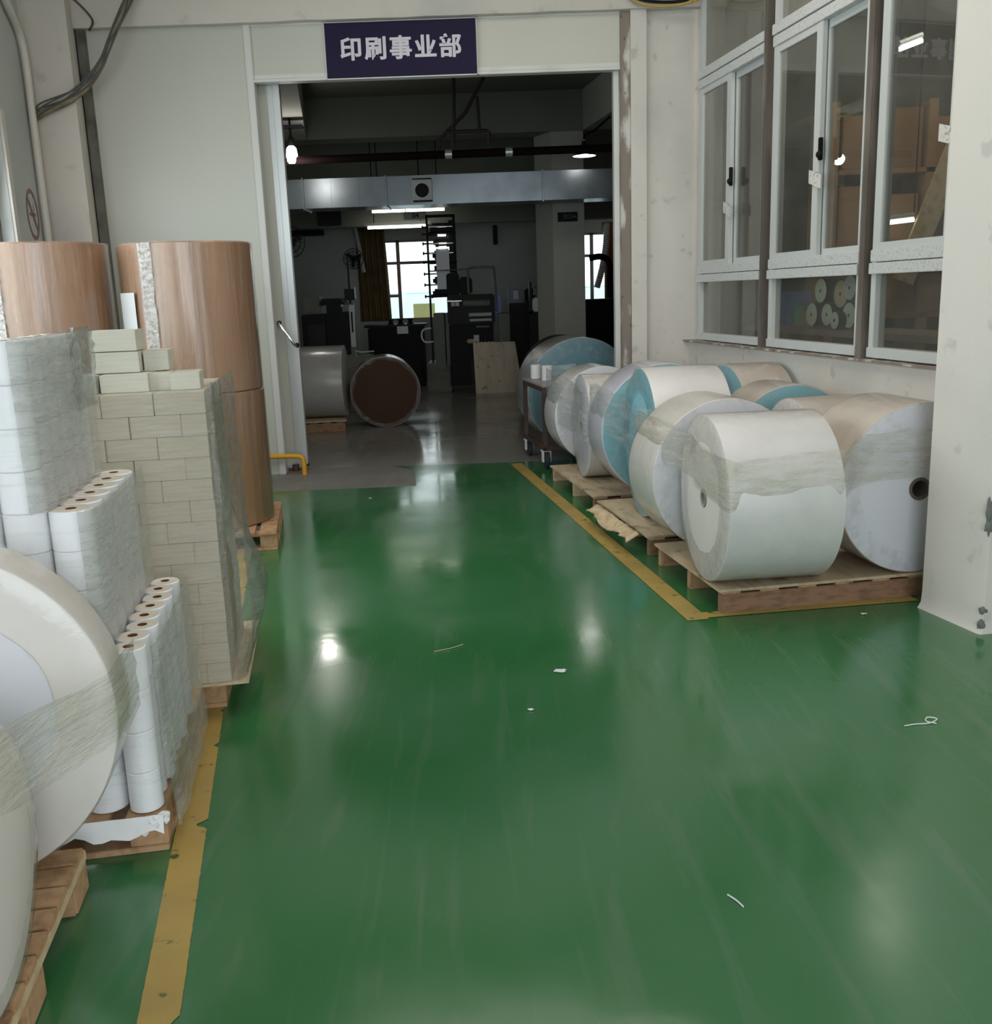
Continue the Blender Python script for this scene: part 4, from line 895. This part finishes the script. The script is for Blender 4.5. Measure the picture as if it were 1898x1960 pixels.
MB().lathe([(0.10, 0.0), (0.10, 0.03), (0.075, 0.055), (0.0, 0.066), (-0.07, 0.066), (-0.095, 0.045), (-0.10, 0)], 'Z', 24, (-2.21, 12.0, 3.10)).build('bulb', LAMP, l1, world=True)
MB().lathe([(3.20, 0.03), (3.23, 0.04), (3.28, 0.03), (3.33, 0.012), (3.50, 0.012)], 'Z', 16, (-2.21, 12.0, 0)).span((-2.36, 11.9, 3.40), (-2.06, 12.1, 3.412)).build('holder', BLACK, l1, world=True)
plamp(-2.17, 11.8, 2.94, 12)
l2 = thing('bell_lamp', 'lit bell shaped metal pendant under the right ceiling beam', 'lamp', (1.213, 12.45, 3.03))
MB().lathe([(3.035, 0.145), (3.05, 0.14), (3.09, 0.075), (3.14, 0.05), (3.17, 0.03), (3.21, 0.025)], 'Z', 28, (1.213, 12.45, 0)).build('shade', DGREY, l2, world=True)
MB().sphere((1.213, 12.45, 3.06), 0.045, 1, 1, 1).lathe([(3.036, 0.03), (3.033, 0.135)], 'Z', 28, (1.213, 12.45, 0)).build('bulb', LAMP, l2, world=True)
MB().tube([(1.213, 12.45, 3.21), (1.22, 12.5, 3.27), (1.36, 12.55, 3.34), (1.55, 12.6, 3.5)], 0.014, 8).build('arm', BLACK, l2, world=True)
plamp(1.213, 12.45, 3.045, 3)
def tube_lamp(label, x0, x1, y, z, group, m=TUBE, e=3.0):
    t = thing('tube_lamp', label, 'lamp', ((x0+x1)/2, y, z), 0, group)
    MB().tube([(x0, y, z), (x1, y, z)], 0.022, 10).build('tube', m, t, world=True)
    MB().span((x0-0.05, y-0.03, z+0.03), (x1+0.05, y+0.04, z+0.07), 0.004).build('fitting', LGREY, t, world=True)
    MB().tube([(x0+0.1, y, z+0.07), (x0+0.1, y, 4.0)], 0.008, 6).tube([(x1-0.1, y, z+0.07), (x1-0.1, y, 4.0)], 0.008, 6).build('hanger', BLACK, t, world=True)
tube_lamp('lit tube lamp under the duct near the fan housing', -1.72, -0.62, 15.6, 2.74, 'tube lamps in the back room')
tube_lamp('lit tube lamp above the far window', -1.82, -0.90, 15.75, 2.515, 'tube lamps in the back room')
tube_lamp('lit tube lamp above the right far window', 1.72, 2.35, 17.2, 2.68, 'tube lamps in the back room')
s4 = thing('hanging_plate', 'small grey plate numbered 04 hanging in the back room', 'sign', (-1.08, 15.4, 2.62))
MB().span((-1.23, 15.395, 2.585), (-0.89, 15.405, 2.70)).build('plate', LGREY, s4, world=True)
text_mesh('plate_number', '04', 0.10, (-1.05, 15.392, 2.64), FACING_CAM, BLACK, 0.001, 0.002, s4)
MB().tube([(-1.2, 15.4, 2.70), (-1.2, 15.4, 3.0)], 0.006, 6).tube([(-0.92, 15.4, 2.70), (-0.92, 15.4, 3.0)], 0.006, 6).build('hanger', BLACK, s4, world=True)
ex = thing('exit_sign', 'dark exit sign with an arrow on the back room pillar', 'sign', (1.09, 13.61, 2.36))
MB().span((0.96, 13.585, 2.36), (1.222, 13.615, 2.48), 0.003).build('sign_box', BLACK, ex, world=True)
EXG = mat('exit_sign_green', (0.05, 0.07, 0.04), 0.5)
text_mesh('sign_lettering', '出口', 0.062, (1.095, 13.582, 2.42), FACING_CAM, EXG, 0.001, 0.001, ex)
ar = MB(); ar.span((1.155, 13.580, 2.414), (1.19, 13.584, 2.426)); v = [ar.bm.verts.new(p) for p in ((1.185, 13.581, 2.398), (1.207, 13.581, 2.42), (1.185, 13.581, 2.442))]; ar.bm.faces.new(v); ar.build('arrow', EXG, ex, world=True)

# ------------------------------------------------------------------ back room: far windows, curtains, outside
def far_window(n, x0, x1, z0, z1, vx, hz, short):
    t = thing('window_%d' % n, '', '', ((x0+x1)/2, 18.05, z0)); del t['label'], t['category']; struct(t)
    f = MB(); FR = 0.035
    f.span((x0, 18.04, z0), (x0+FR, 18.10, z1)).span((x1-FR, 18.04, z0), (x1, 18.10, z1)).span((x0, 18.04, z0), (x1, 18.10, z0+FR)).span((x0, 18.04, z1-FR), (x1, 18.10, z1))
    for x in vx: f.span((x-0.03, 18.04, z0), (x+0.03, 18.10, z1))
    for z in hz: f.span((x0, 18.045, z-0.025), (x1, 18.095, z+0.025))
    for a, b_, z in short: f.span((a, 18.045, z-0.025), (b_, 18.095, z+0.025))
    f.build('window_frame', BRICKRED if n == 5 else LGREY, t, world=True)
    MB().span((x0, 18.068, z0), (x1, 18.072, z1)).build('pane', GLASS_CLEAR, t, world=True)
far_window(5, -1.93, -0.55, 1.05, 2.44, (-1.58,), (2.05,), ((-1.93, -1.58, 1.48),)); far_window(6, 1.68, 2.35, 1.0, 2.45, (1.865,), (2.06,), ())
rf = thing('metal_roof', 'pale blue corrugated roof outside the far window', 'roof', (-1.2, 21, 1.0))
rm = MB(); P = []
for (y, z) in ((20.0, 0.6), (23.5, 1.55)):
    P.append([(-4+8*i/120, y, z+(0.03 if (i % 10) in (0, 1) else 0.0)) for i in range(121)])
rm.grid(P).build('roof_sheet', ROOF, rf, world=True); MB().span((-4, 23.4, 0), (4, 23.6, 1.55)).build('ridge_wall', ROOF, rf, world=True)
tag(MB().span((-1.47, 19.6, 0.95), (-1.05, 19.64, 1.32)).span((-1.44, 19.61, -0.001), (-1.41, 19.63, 0.95)).span((-1.11, 19.61, -0.001), (-1.08, 19.63, 0.95)).build('notice_board', ROOFSIGN), 'pale yellow board standing outside the far window', 'board')
def curtain(label, x0, x1, z0, z1, m, y=17.9, taper=0.0, folds=7):
    P = []
    for j in range(16):
        f = j/15; z = z0+(z1-z0)*f; row = []
        pinch = 1-taper*(1-f)**0.8
        for i in range(61):
            u = i/60; row.append((x0+(x1-x0)*u*pinch+(x1-x0)*(taper*0.5)*(1-f)*0, y+0.045*math.sin(u*folds*2*PI+0.6*math.sin(4*f)), z))
        P.append(row)
    o = tag(MB().grid(P).build('curtain', m), label, 'curtain', 'curtains in the back room'); o.modifiers.new('t', 'SOLIDIFY').thickness = 0.004; return o
curtain('ochre curtain gathered left of the far window', -2.30, -1.80, 1.05, 2.72, CURT, 17.955, -0.12, 5)
curtain('reddish brown curtain right of the right far window', 2.08, 3.0, 0.55, 2.62, CURT2, 17.955, 0.0, 9)
hd = tag(MB().tube([Vector((2.12-0.16*f*f*1.2, 17.86, 2.60-1.1*f))+Vector((0.0, 0, 0)) for f in [i/60 for i in range(61)]], [0.05+(0.012 if i % 2 else 0) for i in range(61)], 12).build('flexible_hose', ALU), 'silvery corrugated hose hanging beside the reddish brown curtain', 'hose')
MB().span((2.06, 17.86, 2.57), (2.18, 18.0, 2.61), 0.003).build('clamp', BLACK, hd)

# ------------------------------------------------------------------ back room: printing press
pr = thing('printing_press', 'tall dark printing press with a white paper web before the far window', 'machine', (-0.45, 15.6, 0))
MB().span((-0.62, 15.1, 0.10), (0.06, 16.2, 1.02), 0.01).build('press_body', BLACK, pr, world=True)
MB().span((-0.98, 15.2, 0.0), (-0.60, 16.0, 0.45), 0.02).build('base', MGREY, pr, world=True)
MB().span((-0.84, 15.15, 0.35), (-0.68, 15.6, 1.20), 0.006).span((-0.66, 15.10, 0.42), (-0.60, 15.5, 1.20), 0.004).build('side_panel', MGREY, pr, world=True)
MB().span((-0.30, 15.02, 0.12), (0.02, 15.1, 0.5)).build('access_door', DGREY, pr, world=True)
MB().span((-0.62, 15.05, 1.02), (0.09, 15.9, 1.46), 0.02).build('print_unit', DGREY, pr, world=True)
MB().span((-0.62, 15.12, 1.46), (-0.44, 15.7, 1.78), 0.02).span((-0.44, 15.1, 1.46), (-0.24, 15.6, 1.72), 0.03).build('motor_cover', BLACK, pr, world=True)
for k, (x0, x1, z, r, m) in enumerate(((-0.38, 0.02, 1.33, 0.05, MGREY), (-0.30, 0.04, 1.16, 0.03, LGREY), (-0.29, 0.04, 1.08, 0.022, LGREY), (-0.62, -0.40, 1.37, 0.02, CHROME), (-0.20, 0.0, 0.98, 0.018, MGREY))):
    MB().tube([(x0, 15.02, z), (x1, 15.02, z)], r, 14).build('roller', m, pr, world=True)
MB().span((-0.56, 15.0, 1.295), (-0.505, 15.05, 1.36)).span((-0.495, 15.0, 1.295), (-0.44, 15.05, 1.36)).build('gauge', LGREY, pr, world=True)
MB().span((-0.90, 15.3, 0.45), (-0.87, 15.36, 2.62)).span((-0.50, 15.3, 1.4), (-0.46, 15.36, 2.62)).span((-0.90, 15.3, 2.60), (-0.46, 15.36, 2.64)).build('tower_frame', BLACK, pr, world=True)
tw = [c for c in pr.children if c.name.startswith('tower_frame')][0]
for k, z in enumerate((1.45, 1.62, 1.78, 1.95, 2.08, 2.22, 2.36, 2.46)):
    MB().tube([(-0.86, 15.22, z), (-0.50, 15.22, z)], (0.014 if k % 3 else 0.03), 12).build('roller', CHROME if k % 3 else BLACK, tw, world=True)
    MB().tube([(-0.95, 15.2, z), (-0.86, 15.2, z)], 0.012, 8).sphere((-0.945, 15.2, z), 0.028, 0.5, 1, 1, 10, 6).sphere((-0.47, 15.2, z), 0.03, 0.7, 1, 1, 10, 6).build('adjuster_knob', BLACK, tw, world=True)
for z0_, z1_, x0_, x1_ in ((1.42, 1.56, -0.84, -0.47), (1.62, 1.74, -0.83, -0.50), (1.80, 1.93, -0.80, -0.49), (1.99, 2.12, -0.82, -0.47), (2.18, 2.29, -0.80, -0.48), (2.36, 2.52, -0.83, -0.47)):
    MB().span((x0_, 15.28, z0_), (x1_, 15.55, z1_), 0.03).build('print_head', BLACK, tw, world=True)
MB().span((-0.56, 15.24, 1.4), (-0.49, 15.30, 2.55), 0.006).build('side_plate', BLACK, tw, world=True)
MB().span((-0.76, 15.17, 1.55), (-0.565, 15.175, 2.14)).build('paper_web', WHITE, tw, world=True)
MB().span((-0.72, 15.16, 2.32), (-0.60, 15.2, 2.345)).span((-0.71, 15.16, 2.145), (-0.60, 15.2, 2.175)).build('lit_strip', TUBE, pr, world=True)
MB().span((-0.83, 15.1, 1.41), (-0.52, 15.2, 1.43)).tube([(-0.86, 15.05, 1.815), (-0.30, 15.05, 1.83)], 0.010, 8).build('guide_bar', CHROME, pr, world=True)
MB().tube(smooth_path([(-0.29, 15.0, 1.46), (-0.29, 15.0, 1.78), (-0.25, 15.0, 1.84), (0.05, 15.0, 1.84), (0.10, 15.0, 1.79), (0.12, 15.0, 1.2)], 6), 0.018, 10).build('handrail', MGREY, pr, world=True)
MB().tube(smooth_path([(-0.88, 15.1, 0.98), (-1.0, 15.1, 0.96), (-1.03, 15.1, 0.86), (-0.98, 15.1, 0.78), (-0.86, 15.1, 0.78)], 6), 0.013, 8).build('air_hose', WHITE, pr, world=True)
MB().span((-0.24, 15.0, 0.76), (-0.16, 15.06, 0.86)).build('tag_card', LGREY, pr, world=True)
MB().span((-0.35, 15.0, 0.74), (-0.22, 15.1, 0.80), 0.02).build('rag', TAN, pr, world=True)
cbx = tag(MB().span((0.14, 15.05, 0.0), (0.31, 15.6, 1.165), 0.006).build('control_cabinet', MGREY), 'pale grey control cabinet right of the printing press', 'cabinet')
py = MB(); P0 = [(-0.235, 14.80, 0.0), (0.475, 14.86, 0.0), (0.375, 14.985, 0.745), (-0.255, 14.95, 0.745)]
top = []
for i in range(25):
    u = 1-i/24; a, b_ = Vector(P0[3]), Vector(P0[2]); p = a+(b_-a)*u; top.append(p+Vector((0, 0, (0.018 if i % 2 and u < 0.5 else 0.0))))
ring = [Vector(P0[0]), Vector(P0[1])]+top
f0 = [py.bm.verts.new(p) for p in ring]; f1 = [py.bm.verts.new(p+Vector((0, 0.014, 0.0))) for p in ring]
py.bm.faces.new(f0); py.bm.faces.new(f1[::-1])
for i in range(len(ring)): j = (i+1) % len(ring); py.bm.faces.new((f0[i], f0[j], f1[j], f1[i]))
tag(py.build('plywood_board', mat('clean_plywood', (0.62, 0.53, 0.40), 0.7, col2=(0.52, 0.43, 0.31), nscale=2, stretch=(6, 1, 1.2), col3=(0.36, 0.26, 0.16), n3=9), smooth=False), 'pale plywood board with a jagged top leaning on the press', 'board')

# ------------------------------------------------------------------ back room: machines and clutter at the left
sm_ = thing('slitting_machine', 'dark machine with a hooded top in the left of the back room', 'machine', (-2.25, 14.2, 0))
MB().span((-2.62, 14.0, 0.0), (-2.28, 14.6, 1.26), 0.01).span((-2.28, 14.02, 0.0), (-1.94, 14.6, 1.28), 0.01).build('cabinet', BLACK, sm_, world=True)
MB().prism([(0, 0), (0.40, 0), (0.32, 0.09), (0.08, 0.09)], 0, 0.4).build('hood', BLACK, sm_).matrix_basis = Matrix.Translation((-0.16, 0.35, 1.38)) @ Matrix.Rotation(PI/2, 4, 'X')
MB().span((-2.26, 14.0, 1.26), (-2.04, 14.1, 1.39)).build('neck', BLACK, sm_, world=True)
MB().span((-2.54, 13.99, 0.35), (-2.30, 14.0, 1.12)).build('door_panel', DGREY, sm_, world=True)
MB().sphere((-2.04, 13.99, 1.365), 0.02).build('gauge', LGREY, sm_, world=True)
tk = thing('lift_mast', 'light steel mast of a hand stacker lit by the window', 'stacker', (-1.89, 13.9, 0))
MB().span((-1.935, 13.9, 0.80), (-1.865, 13.96, 1.385), 0.004).build('mast', LGREY, tk, world=True); MB().span((-1.912, 13.893, 1.0), (-1.89, 13.9, 1.28)).build('slot', BLACK, tk, world=True)
MB().span((-1.96, 13.9, 1.375), (-1.865, 13.96, 1.392)).span((-1.94, 13.9, 0.0), (-1.85, 14.0, 0.80), 0.004).build('foot', MGREY, tk, world=True)
gb = thing('grey_bin', 'low grey green bin behind the brown ended roll', 'bin', (-1.8, 13.2, 0)); MB().span((-2.05, 12.9, 0.0), (-1.55, 13.5, 0.72), 0.02).build('bin_body', MGREY, gb, world=True); MB().tube([(-1.74, 12.88, 0.80), (-1.66, 12.86, 0.775), (-1.50, 12.86, 0.785)], 0.010, 8).tube([(-1.74, 12.95, 0.72), (-1.74, 12.88, 0.80)], 0.010, 8).build('handle', LGREY, gb, world=True)
bn = thing('work_bench', 'dark bench under the far window crowded with parts', 'bench', (-1.5, 16.6, 0)); MB().span((-2.0, 16.4, 0.0), (-1.1, 17.0, 0.98), 0.02).build('bench_body', BLACK, bn, world=True); MB().span((-2.05, 16.35, 0.98), (-1.05, 17.05, 1.02), 0.004).build('bench_top', DGREY, bn, world=True)
for k in range(3):
    o = thing('spool', 'dark spool on the bench under the far window, %s of three' % ['leftmost', 'middle', 'rightmost'][k], 'spool', (-1.62+0.16*k, 16.5, 1.021), 0, 'spools on the bench')
    MB().lathe([(0, 0.0), (0, 0.06), (0.015, 0.06), (0.015, 0.035), (0.07, 0.035), (0.07, 0.06), (0.085, 0.06), (0.085, 0)], 'Z', 20).build('flange', BLACK, o)
sbx = tag(MB().box((-1.42, 16.35, 0.93), (0.18, 0.02, 0.12), 0.0, 0.004).build('white_tray', WHITE), 'small white tray lit by the far window', 'tray')
mn = thing('monitor', 'small dark monitor with a bright edge on a thin post', 'monitor', (-2.0, 14.7, 0)); MB().span((-2.10, 14.7, 1.44), (-1.95, 14.74, 1.60), 0.004).build('screen', DGREY, mn, world=True); MB().span((-1.95, 14.69, 1.46), (-1.935, 14.74, 1.62)).build('edge_strip', WHITE, mn, world=True); MB().span((-2.04, 14.74, 0.0), (-2.01, 14.77, 2.05)).build('post', DGREY, mn, world=True)
tag(MB().tube([(-2.30, 17.7, 2.95), (-2.16, 17.7, 1.9)], 0.035, 10).build('wall_conduit', LGREY), 'pale conduit pipe standing before the far wall', 'pipe')
def fan(label, x, y, z, r):
    t = thing('wall_fan', label, 'fan', (x, y, z), 0, 'round wall fans'); g = MB()
    for rr in (r, r*0.7, r*0.4): g.tube([(x+rr*math.cos(a), y, z+rr*math.sin(a)) for a in [2*PI*k/28 for k in range(29)]], 0.006, 6, False)
    for k in range(12): g.tube([(x, y-0.03, z), (x+r*math.cos(2*PI*k/12), y, z+r*math.sin(2*PI*k/12))], 0.003, 5)
    g.build('grille', BLACK, t, world=True); MB().sphere((x, y+0.05, z), r*0.3).tube([(x, y+0.05, z), (x, y+0.25, z)], 0.02, 8).build('motor', BLACK, t, world=True)
    bl = MB()
    for k in range(3): a = 2*PI*k/3+0.4; bl.box((x+r*0.45*math.cos(a), y+0.01, z+r*0.45*math.sin(a)), (r*0.8, 0.012, r*0.3), 0, 0, Matrix.Rotation(-a, 3, 'Y') @ Matrix.Rotation(0.4, 3, 'X'))
    bl.build('blade', DGREY, t, world=True)
fan('wire fan on the far wall beside the pale conduit', -2.30, 17.5, 2.13, 0.17); fan('black fan at the left edge of the back room view', -2.62, 13.6, 2.22, 0.2)
tag(MB().span((-3.4, 17.7, 2.56), (-2.85, 18.0, 2.65), 0.01).build('dark_duct', BLACK), 'short black duct on the far wall left of the conduit', 'duct'); tag(MB().span((-2.60, 15.82, 2.58), (-2.25, 16.0, 2.82), 0.01).build('electric_box', DGREY), 'dark electric box under the ceiling left of the conduit', 'box')
tag(MB().span((-3.45, 17.75, 2.68), (-2.93, 18.0, 2.94), 0.01).build('air_conditioner', BROOM), 'dull air conditioner unit under the duct at the left', 'air conditioner')
tag(MB().span((-2.60, 14.15, 1.262), (-2.36, 14.5, 1.50), 0.02).build('grey_carton', MGREY), 'grey carton standing behind the hooded dark machine', 'box')
# right of the press
tag(MB().span((0.32, 15.9, 0.0), (0.86, 16.5, 1.30), 0.008).build('storage_cabinet', DGREY), 'dark storage cabinet behind the plywood board', 'cabinet')
for lab, x0, x1, z0, z1, m, nm in (('blue plastic bin beside the handrail of the press', 0.10, 0.19, 1.17, 1.44, BLUEBIN, 'plastic_bin'),):
    tag(MB().span((x0-0.02, 15.1, z0), (x1, 15.4, z1), 0.01).build(nm, m), lab, 'bin')
dk = thing('plastic_bin', 'dark blue bin with a white label on the storage cabinet', 'bin', (0.4, 16.0, 1.301)); MB().span((0.31, 15.95, 1.301), (0.56, 16.3, 1.52), 0.01).build('bin_body', mat('navy_plastic', (0.015, 0.025, 0.09), 0.4), dk, world=True); MB().span((0.40, 15.944, 1.36), (0.48, 15.95, 1.49)).build('bin_label', LGREY, dk, world=True)
tag(MB().span((0.585, 15.95, 1.301), (0.78, 16.3, 1.52), 0.02).build('plastic_crate', BLACK), 'black crate on the storage cabinet right of the dark blue bin', 'crate')
tl_ = thing('stock_trolley', 'narrow trolley loaded with grey bundles beside the back room pillar', 'trolley', (0.72, 14.2, 0)); MB().span((0.58, 14.1, 0.0), (0.61, 14.5, 1.60)).span((0.83, 14.1, 0.0), (0.86, 14.5, 1.25)).span((0.58, 14.1, 1.16), (0.86, 14.5, 1.19)).build('trolley_frame', BLACK, tl_, world=True); MB().span((0.61, 14.12, 0.1), (0.83, 14.5, 1.155), 0.01).build('lower_bin', BLACK, tl_, world=True)
tag(MB().span((0.615, 14.12, 1.191), (0.84, 14.48, 1.38), 0.02).build('grey_bundle', LGREY), 'pale grey bundle on the trolley, the lower of two', 'bundle'); tag(MB().span((0.63, 14.14, 1.381), (0.85, 14.46, 1.55), 0.04).build('grey_bundle', MGREY), 'dull grey bundle on the trolley, the upper of two', 'bundle')
tag(MB().tube(smooth_path([(1.62, 16.0, 1.95), (1.80, 16.0, 1.97), (1.92, 16.0, 1.88), (1.93, 16.0, 1.6), (1.93, 16.0, 1.33)], 6), 0.05, 10).build('machine_pipe', BLACK), 'black bent pipe standing before the right far window', 'pipe')
tag(MB().span((1.5, 15.8, 0.0), (2.6, 16.4, 1.32), 0.03).build('dark_machine', BLACK), 'black machine in front of the reddish brown curtain', 'machine')
tag(MB().span((0.12, 17.7, 2.30), (0.20, 17.95, 2.62), 0.01).build('wall_bracket', BLACK), 'small black bracket high on the far wall', 'bracket')

# ------------------------------------------------------------------ the room behind the side windows
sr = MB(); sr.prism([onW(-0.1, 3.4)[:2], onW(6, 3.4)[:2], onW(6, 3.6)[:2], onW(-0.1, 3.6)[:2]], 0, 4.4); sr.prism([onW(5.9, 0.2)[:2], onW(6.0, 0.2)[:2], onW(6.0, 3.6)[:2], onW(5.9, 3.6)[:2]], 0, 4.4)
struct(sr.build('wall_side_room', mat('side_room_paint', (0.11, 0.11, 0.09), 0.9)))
WR = math.atan2(wdir.y, wdir.x)
def inroom(s, dep, z): return onW(s, dep, z)
tb_ = thing('work_table', 'long dark table under the windows inside the side room', 'table', onW(2.0, 0.75, 0))
tbm = MB(); c = onW(2.08, 0.51, 1.12); tbm.box(c, (3.46, 0.42, 0.04), WR, 0.004); tbm.build('table_top', mat('table_brown', (0.16, 0.11, 0.075), 0.6), tb_, world=True)
for s in (0.45, 3.7):
    for dd in (0.35, 0.67): MB().box(onW(s, dd, 0.55), (0.06, 0.06, 1.098), WR).build('leg', DGREY, tb_, world=True)
discs = [(1.34, 1.235, 0.082, PALED, 'pale disc of a tube roll, leftmost of the cluster behind the glass'), (1.50, 1.235, 0.078, PALED, 'pale tube roll second from the left in the cluster behind the glass'), (1.62, 1.370, 0.095, TAN, 'tan ended tube roll in the centre of the cluster behind the glass'), (1.46, 1.395, 0.085, PALED, 'pale tube roll at the top left of the cluster behind the glass'), (1.79, 1.410, 0.082, LGREY, 'greyish tube roll at the top right of the cluster behind the glass'), (1.74, 1.232, 0.088, PALED, 'pale tube roll at the bottom right of the cluster behind the glass'), (1.665, 1.200, 0.06, PALED, 'small pale tube roll low in the cluster behind the glass')]
for i, (s, z, r, m, lab) in enumerate(discs):
    r *= 0.94; dep = 0.36+0.03*(i % 3); a = onW(s, dep, z); b_ = onW(s+0.0, dep+0.34, z)
    t = thing('tube_roll', lab, 'paper roll', a, 0, 'tube rolls behind the side window')
    M = Matrix.Translation(a) @ Matrix.Rotation(math.atan2(wnor.y, wnor.x), 4, 'Z')
    bb = MB(); bb.lathe([(0, 0.012), (0, r-0.003), (0.003, r), (0.14, r), (0.14, 0.012), (0, 0.012)], 'X', 32, mats=[0, 0, 1, 1, 1]); bmesh.ops.transform(bb.bm, matrix=M, verts=bb.bm.verts); bb.build('paper', [m, DGREY], t, world=True)
def sbox(name, lab, s, dep, z0, ws_, ds_, h, m, cat='box', group=None, rz=0.0):
    t = tag(MB().box(onW(s, dep, z0+h/2), (ws_, ds_, h), WR+rz, 0.004).build(name, m), lab, cat, group); return t
sbox('cardboard_box', 'orange brown carton on the table behind the glass, left of the tube rolls', 1.17, 0.52, 1.1405, 0.18, 0.2, 0.10, CARD)
sbox('cardboard_box', 'flat cream carton on the table behind the right window bay', 3.05, 0.55, 1.1405, 0.34, 0.3, 0.10, TAN)
sbox('cardboard_box', 'brown carton on the table at the left of the right window bay', 2.78, 0.53, 1.1405, 0.13, 0.2, 0.19, CARD)
sbox('green_bag', 'green bag on the table behind the middle window bay', 0.97, 0.55, 1.1405, 0.16, 0.2, 0.14, GREENPL, 'bag')
sbox('blue_bag', 'dull blue bag on the table behind the left window bay', 0.66, 0.55, 1.1405, 0.2, 0.2, 0.25, mat('dull_blue_cloth', (0.08, 0.12, 0.25), 0.8), 'bag')
gm = MB(); P = []
for j in range(10):
    P.append([onW(2.72+0.9*i/20, 0.5+0.1*j*0.7, 1.32+0.10*math.sin(j/9*PI)+0.05*math.sin(i/20*PI)+0.012*mnoise.noise(Vector((i*0.5, j*0.6, 0)))-(0.10*(i/20)**2)) for i in range(21)])
go = tag(gm.grid(P).build('film_sheet', mat('grey_plastic_sheet', (0.30, 0.28, 0.26), 0.35)), 'grey plastic sheet draped over cartons behind the right window bay', 'plastic film'); go.modifiers.new('t', 'SOLIDIFY').thickness = 0.003
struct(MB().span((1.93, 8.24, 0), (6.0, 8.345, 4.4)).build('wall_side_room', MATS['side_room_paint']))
rk = thing('storage_rack', 'brown wooden rack of cartons at the far end of the side room', 'rack', (3.1, 7.95, 0))
for x in (2.62, 3.35, 4.2): MB().span((x-0.035, 7.72, 0), (x+0.035, 8.2, 2.75), 0.004).build('upright', CARD, rk, world=True)
for z in (0.5, 1.18, 1.72, 2.25): MB().span((2.66, 7.72, z-0.02), (4.17, 8.2, z+0.02), 0.003).build('shelf', CARD, rk, world=True)
k = 0
for z, hh, nm in ((1.20, 0.42, 'lower'), (1.74, 0.44, 'middle'), (2.27, 0.46, 'top')):
    for x, wv in ((2.84, 0.32), (3.15, 0.28), (3.58, 0.36), (3.96, 0.34)):
        h = hh*(0.78+0.2*((k*37) % 5)/4)
        tag(MB().box((x, 7.96, z+0.001+h/2), (wv, 0.4, h), 0.02*((k*13) % 5-2), 0.006).build('cardboard_box', CARD if k % 3 else MATS['dark_cardboard']), 'brown carton on the %s shelf of the side room rack, %s from the left' % (nm, ORD[k % 4]), 'box', 'cartons on the side room rack'); k += 1
tag(MB().box((3.30, 7.55, 1.95), (0.16, 0.03, 1.1), 0, 0.003, Matrix.Rotation(0.35, 3, 'Y')).build('wooden_plank', WOOD_L), 'orange plank leaning slantwise against the side room rack', 'plank')
def free_tube(lab, a, b_, top):
    t = thing('tube_lamp', lab, 'lamp', (Vector(a)+Vector(b_))/2, 0, 'tube lamps in the side room')
    up_ = Vector((0, 0, 0.035))
    MB().tube([a, b_], 0.016, 10).build('tube', TUBE, t, world=True)
    MB().tube([Vector(a)+up_, Vector(b_)+up_], 0.018, 8).build('fitting', LGREY, t, world=True)
    MB().tube([Vector(a)+up_, (a[0], a[1], top)], 0.005, 6).tube([Vector(b_)+up_, (b_[0], b_[1], top)], 0.005, 6).build('hanger', BLACK, t, world=True)
free_tube('lit tube lamp high in the side room, behind the right window bay', (2.78, 7.0, 2.94), (2.93, 7.0, 2.99), 4.4)
free_tube('lower lit tube before the cartons, standing in for a reflection in the glass', (2.93, 7.55, 1.86), (3.17, 7.55, 1.88), 4.4)  # glowing tube added in place of a reflected bright line
sl2 = bpy.data.lights.new('side_room_lamp', 'POINT'); sl2.energy = 34; sl2.shadow_soft_size = 0.25; sl2.color = (1.0, 0.93, 0.82); slo = bpy.data.objects.new('side_room_lamp', sl2); COL.objects.link(slo); slo.location = (3.0, 6.6, 3.3)
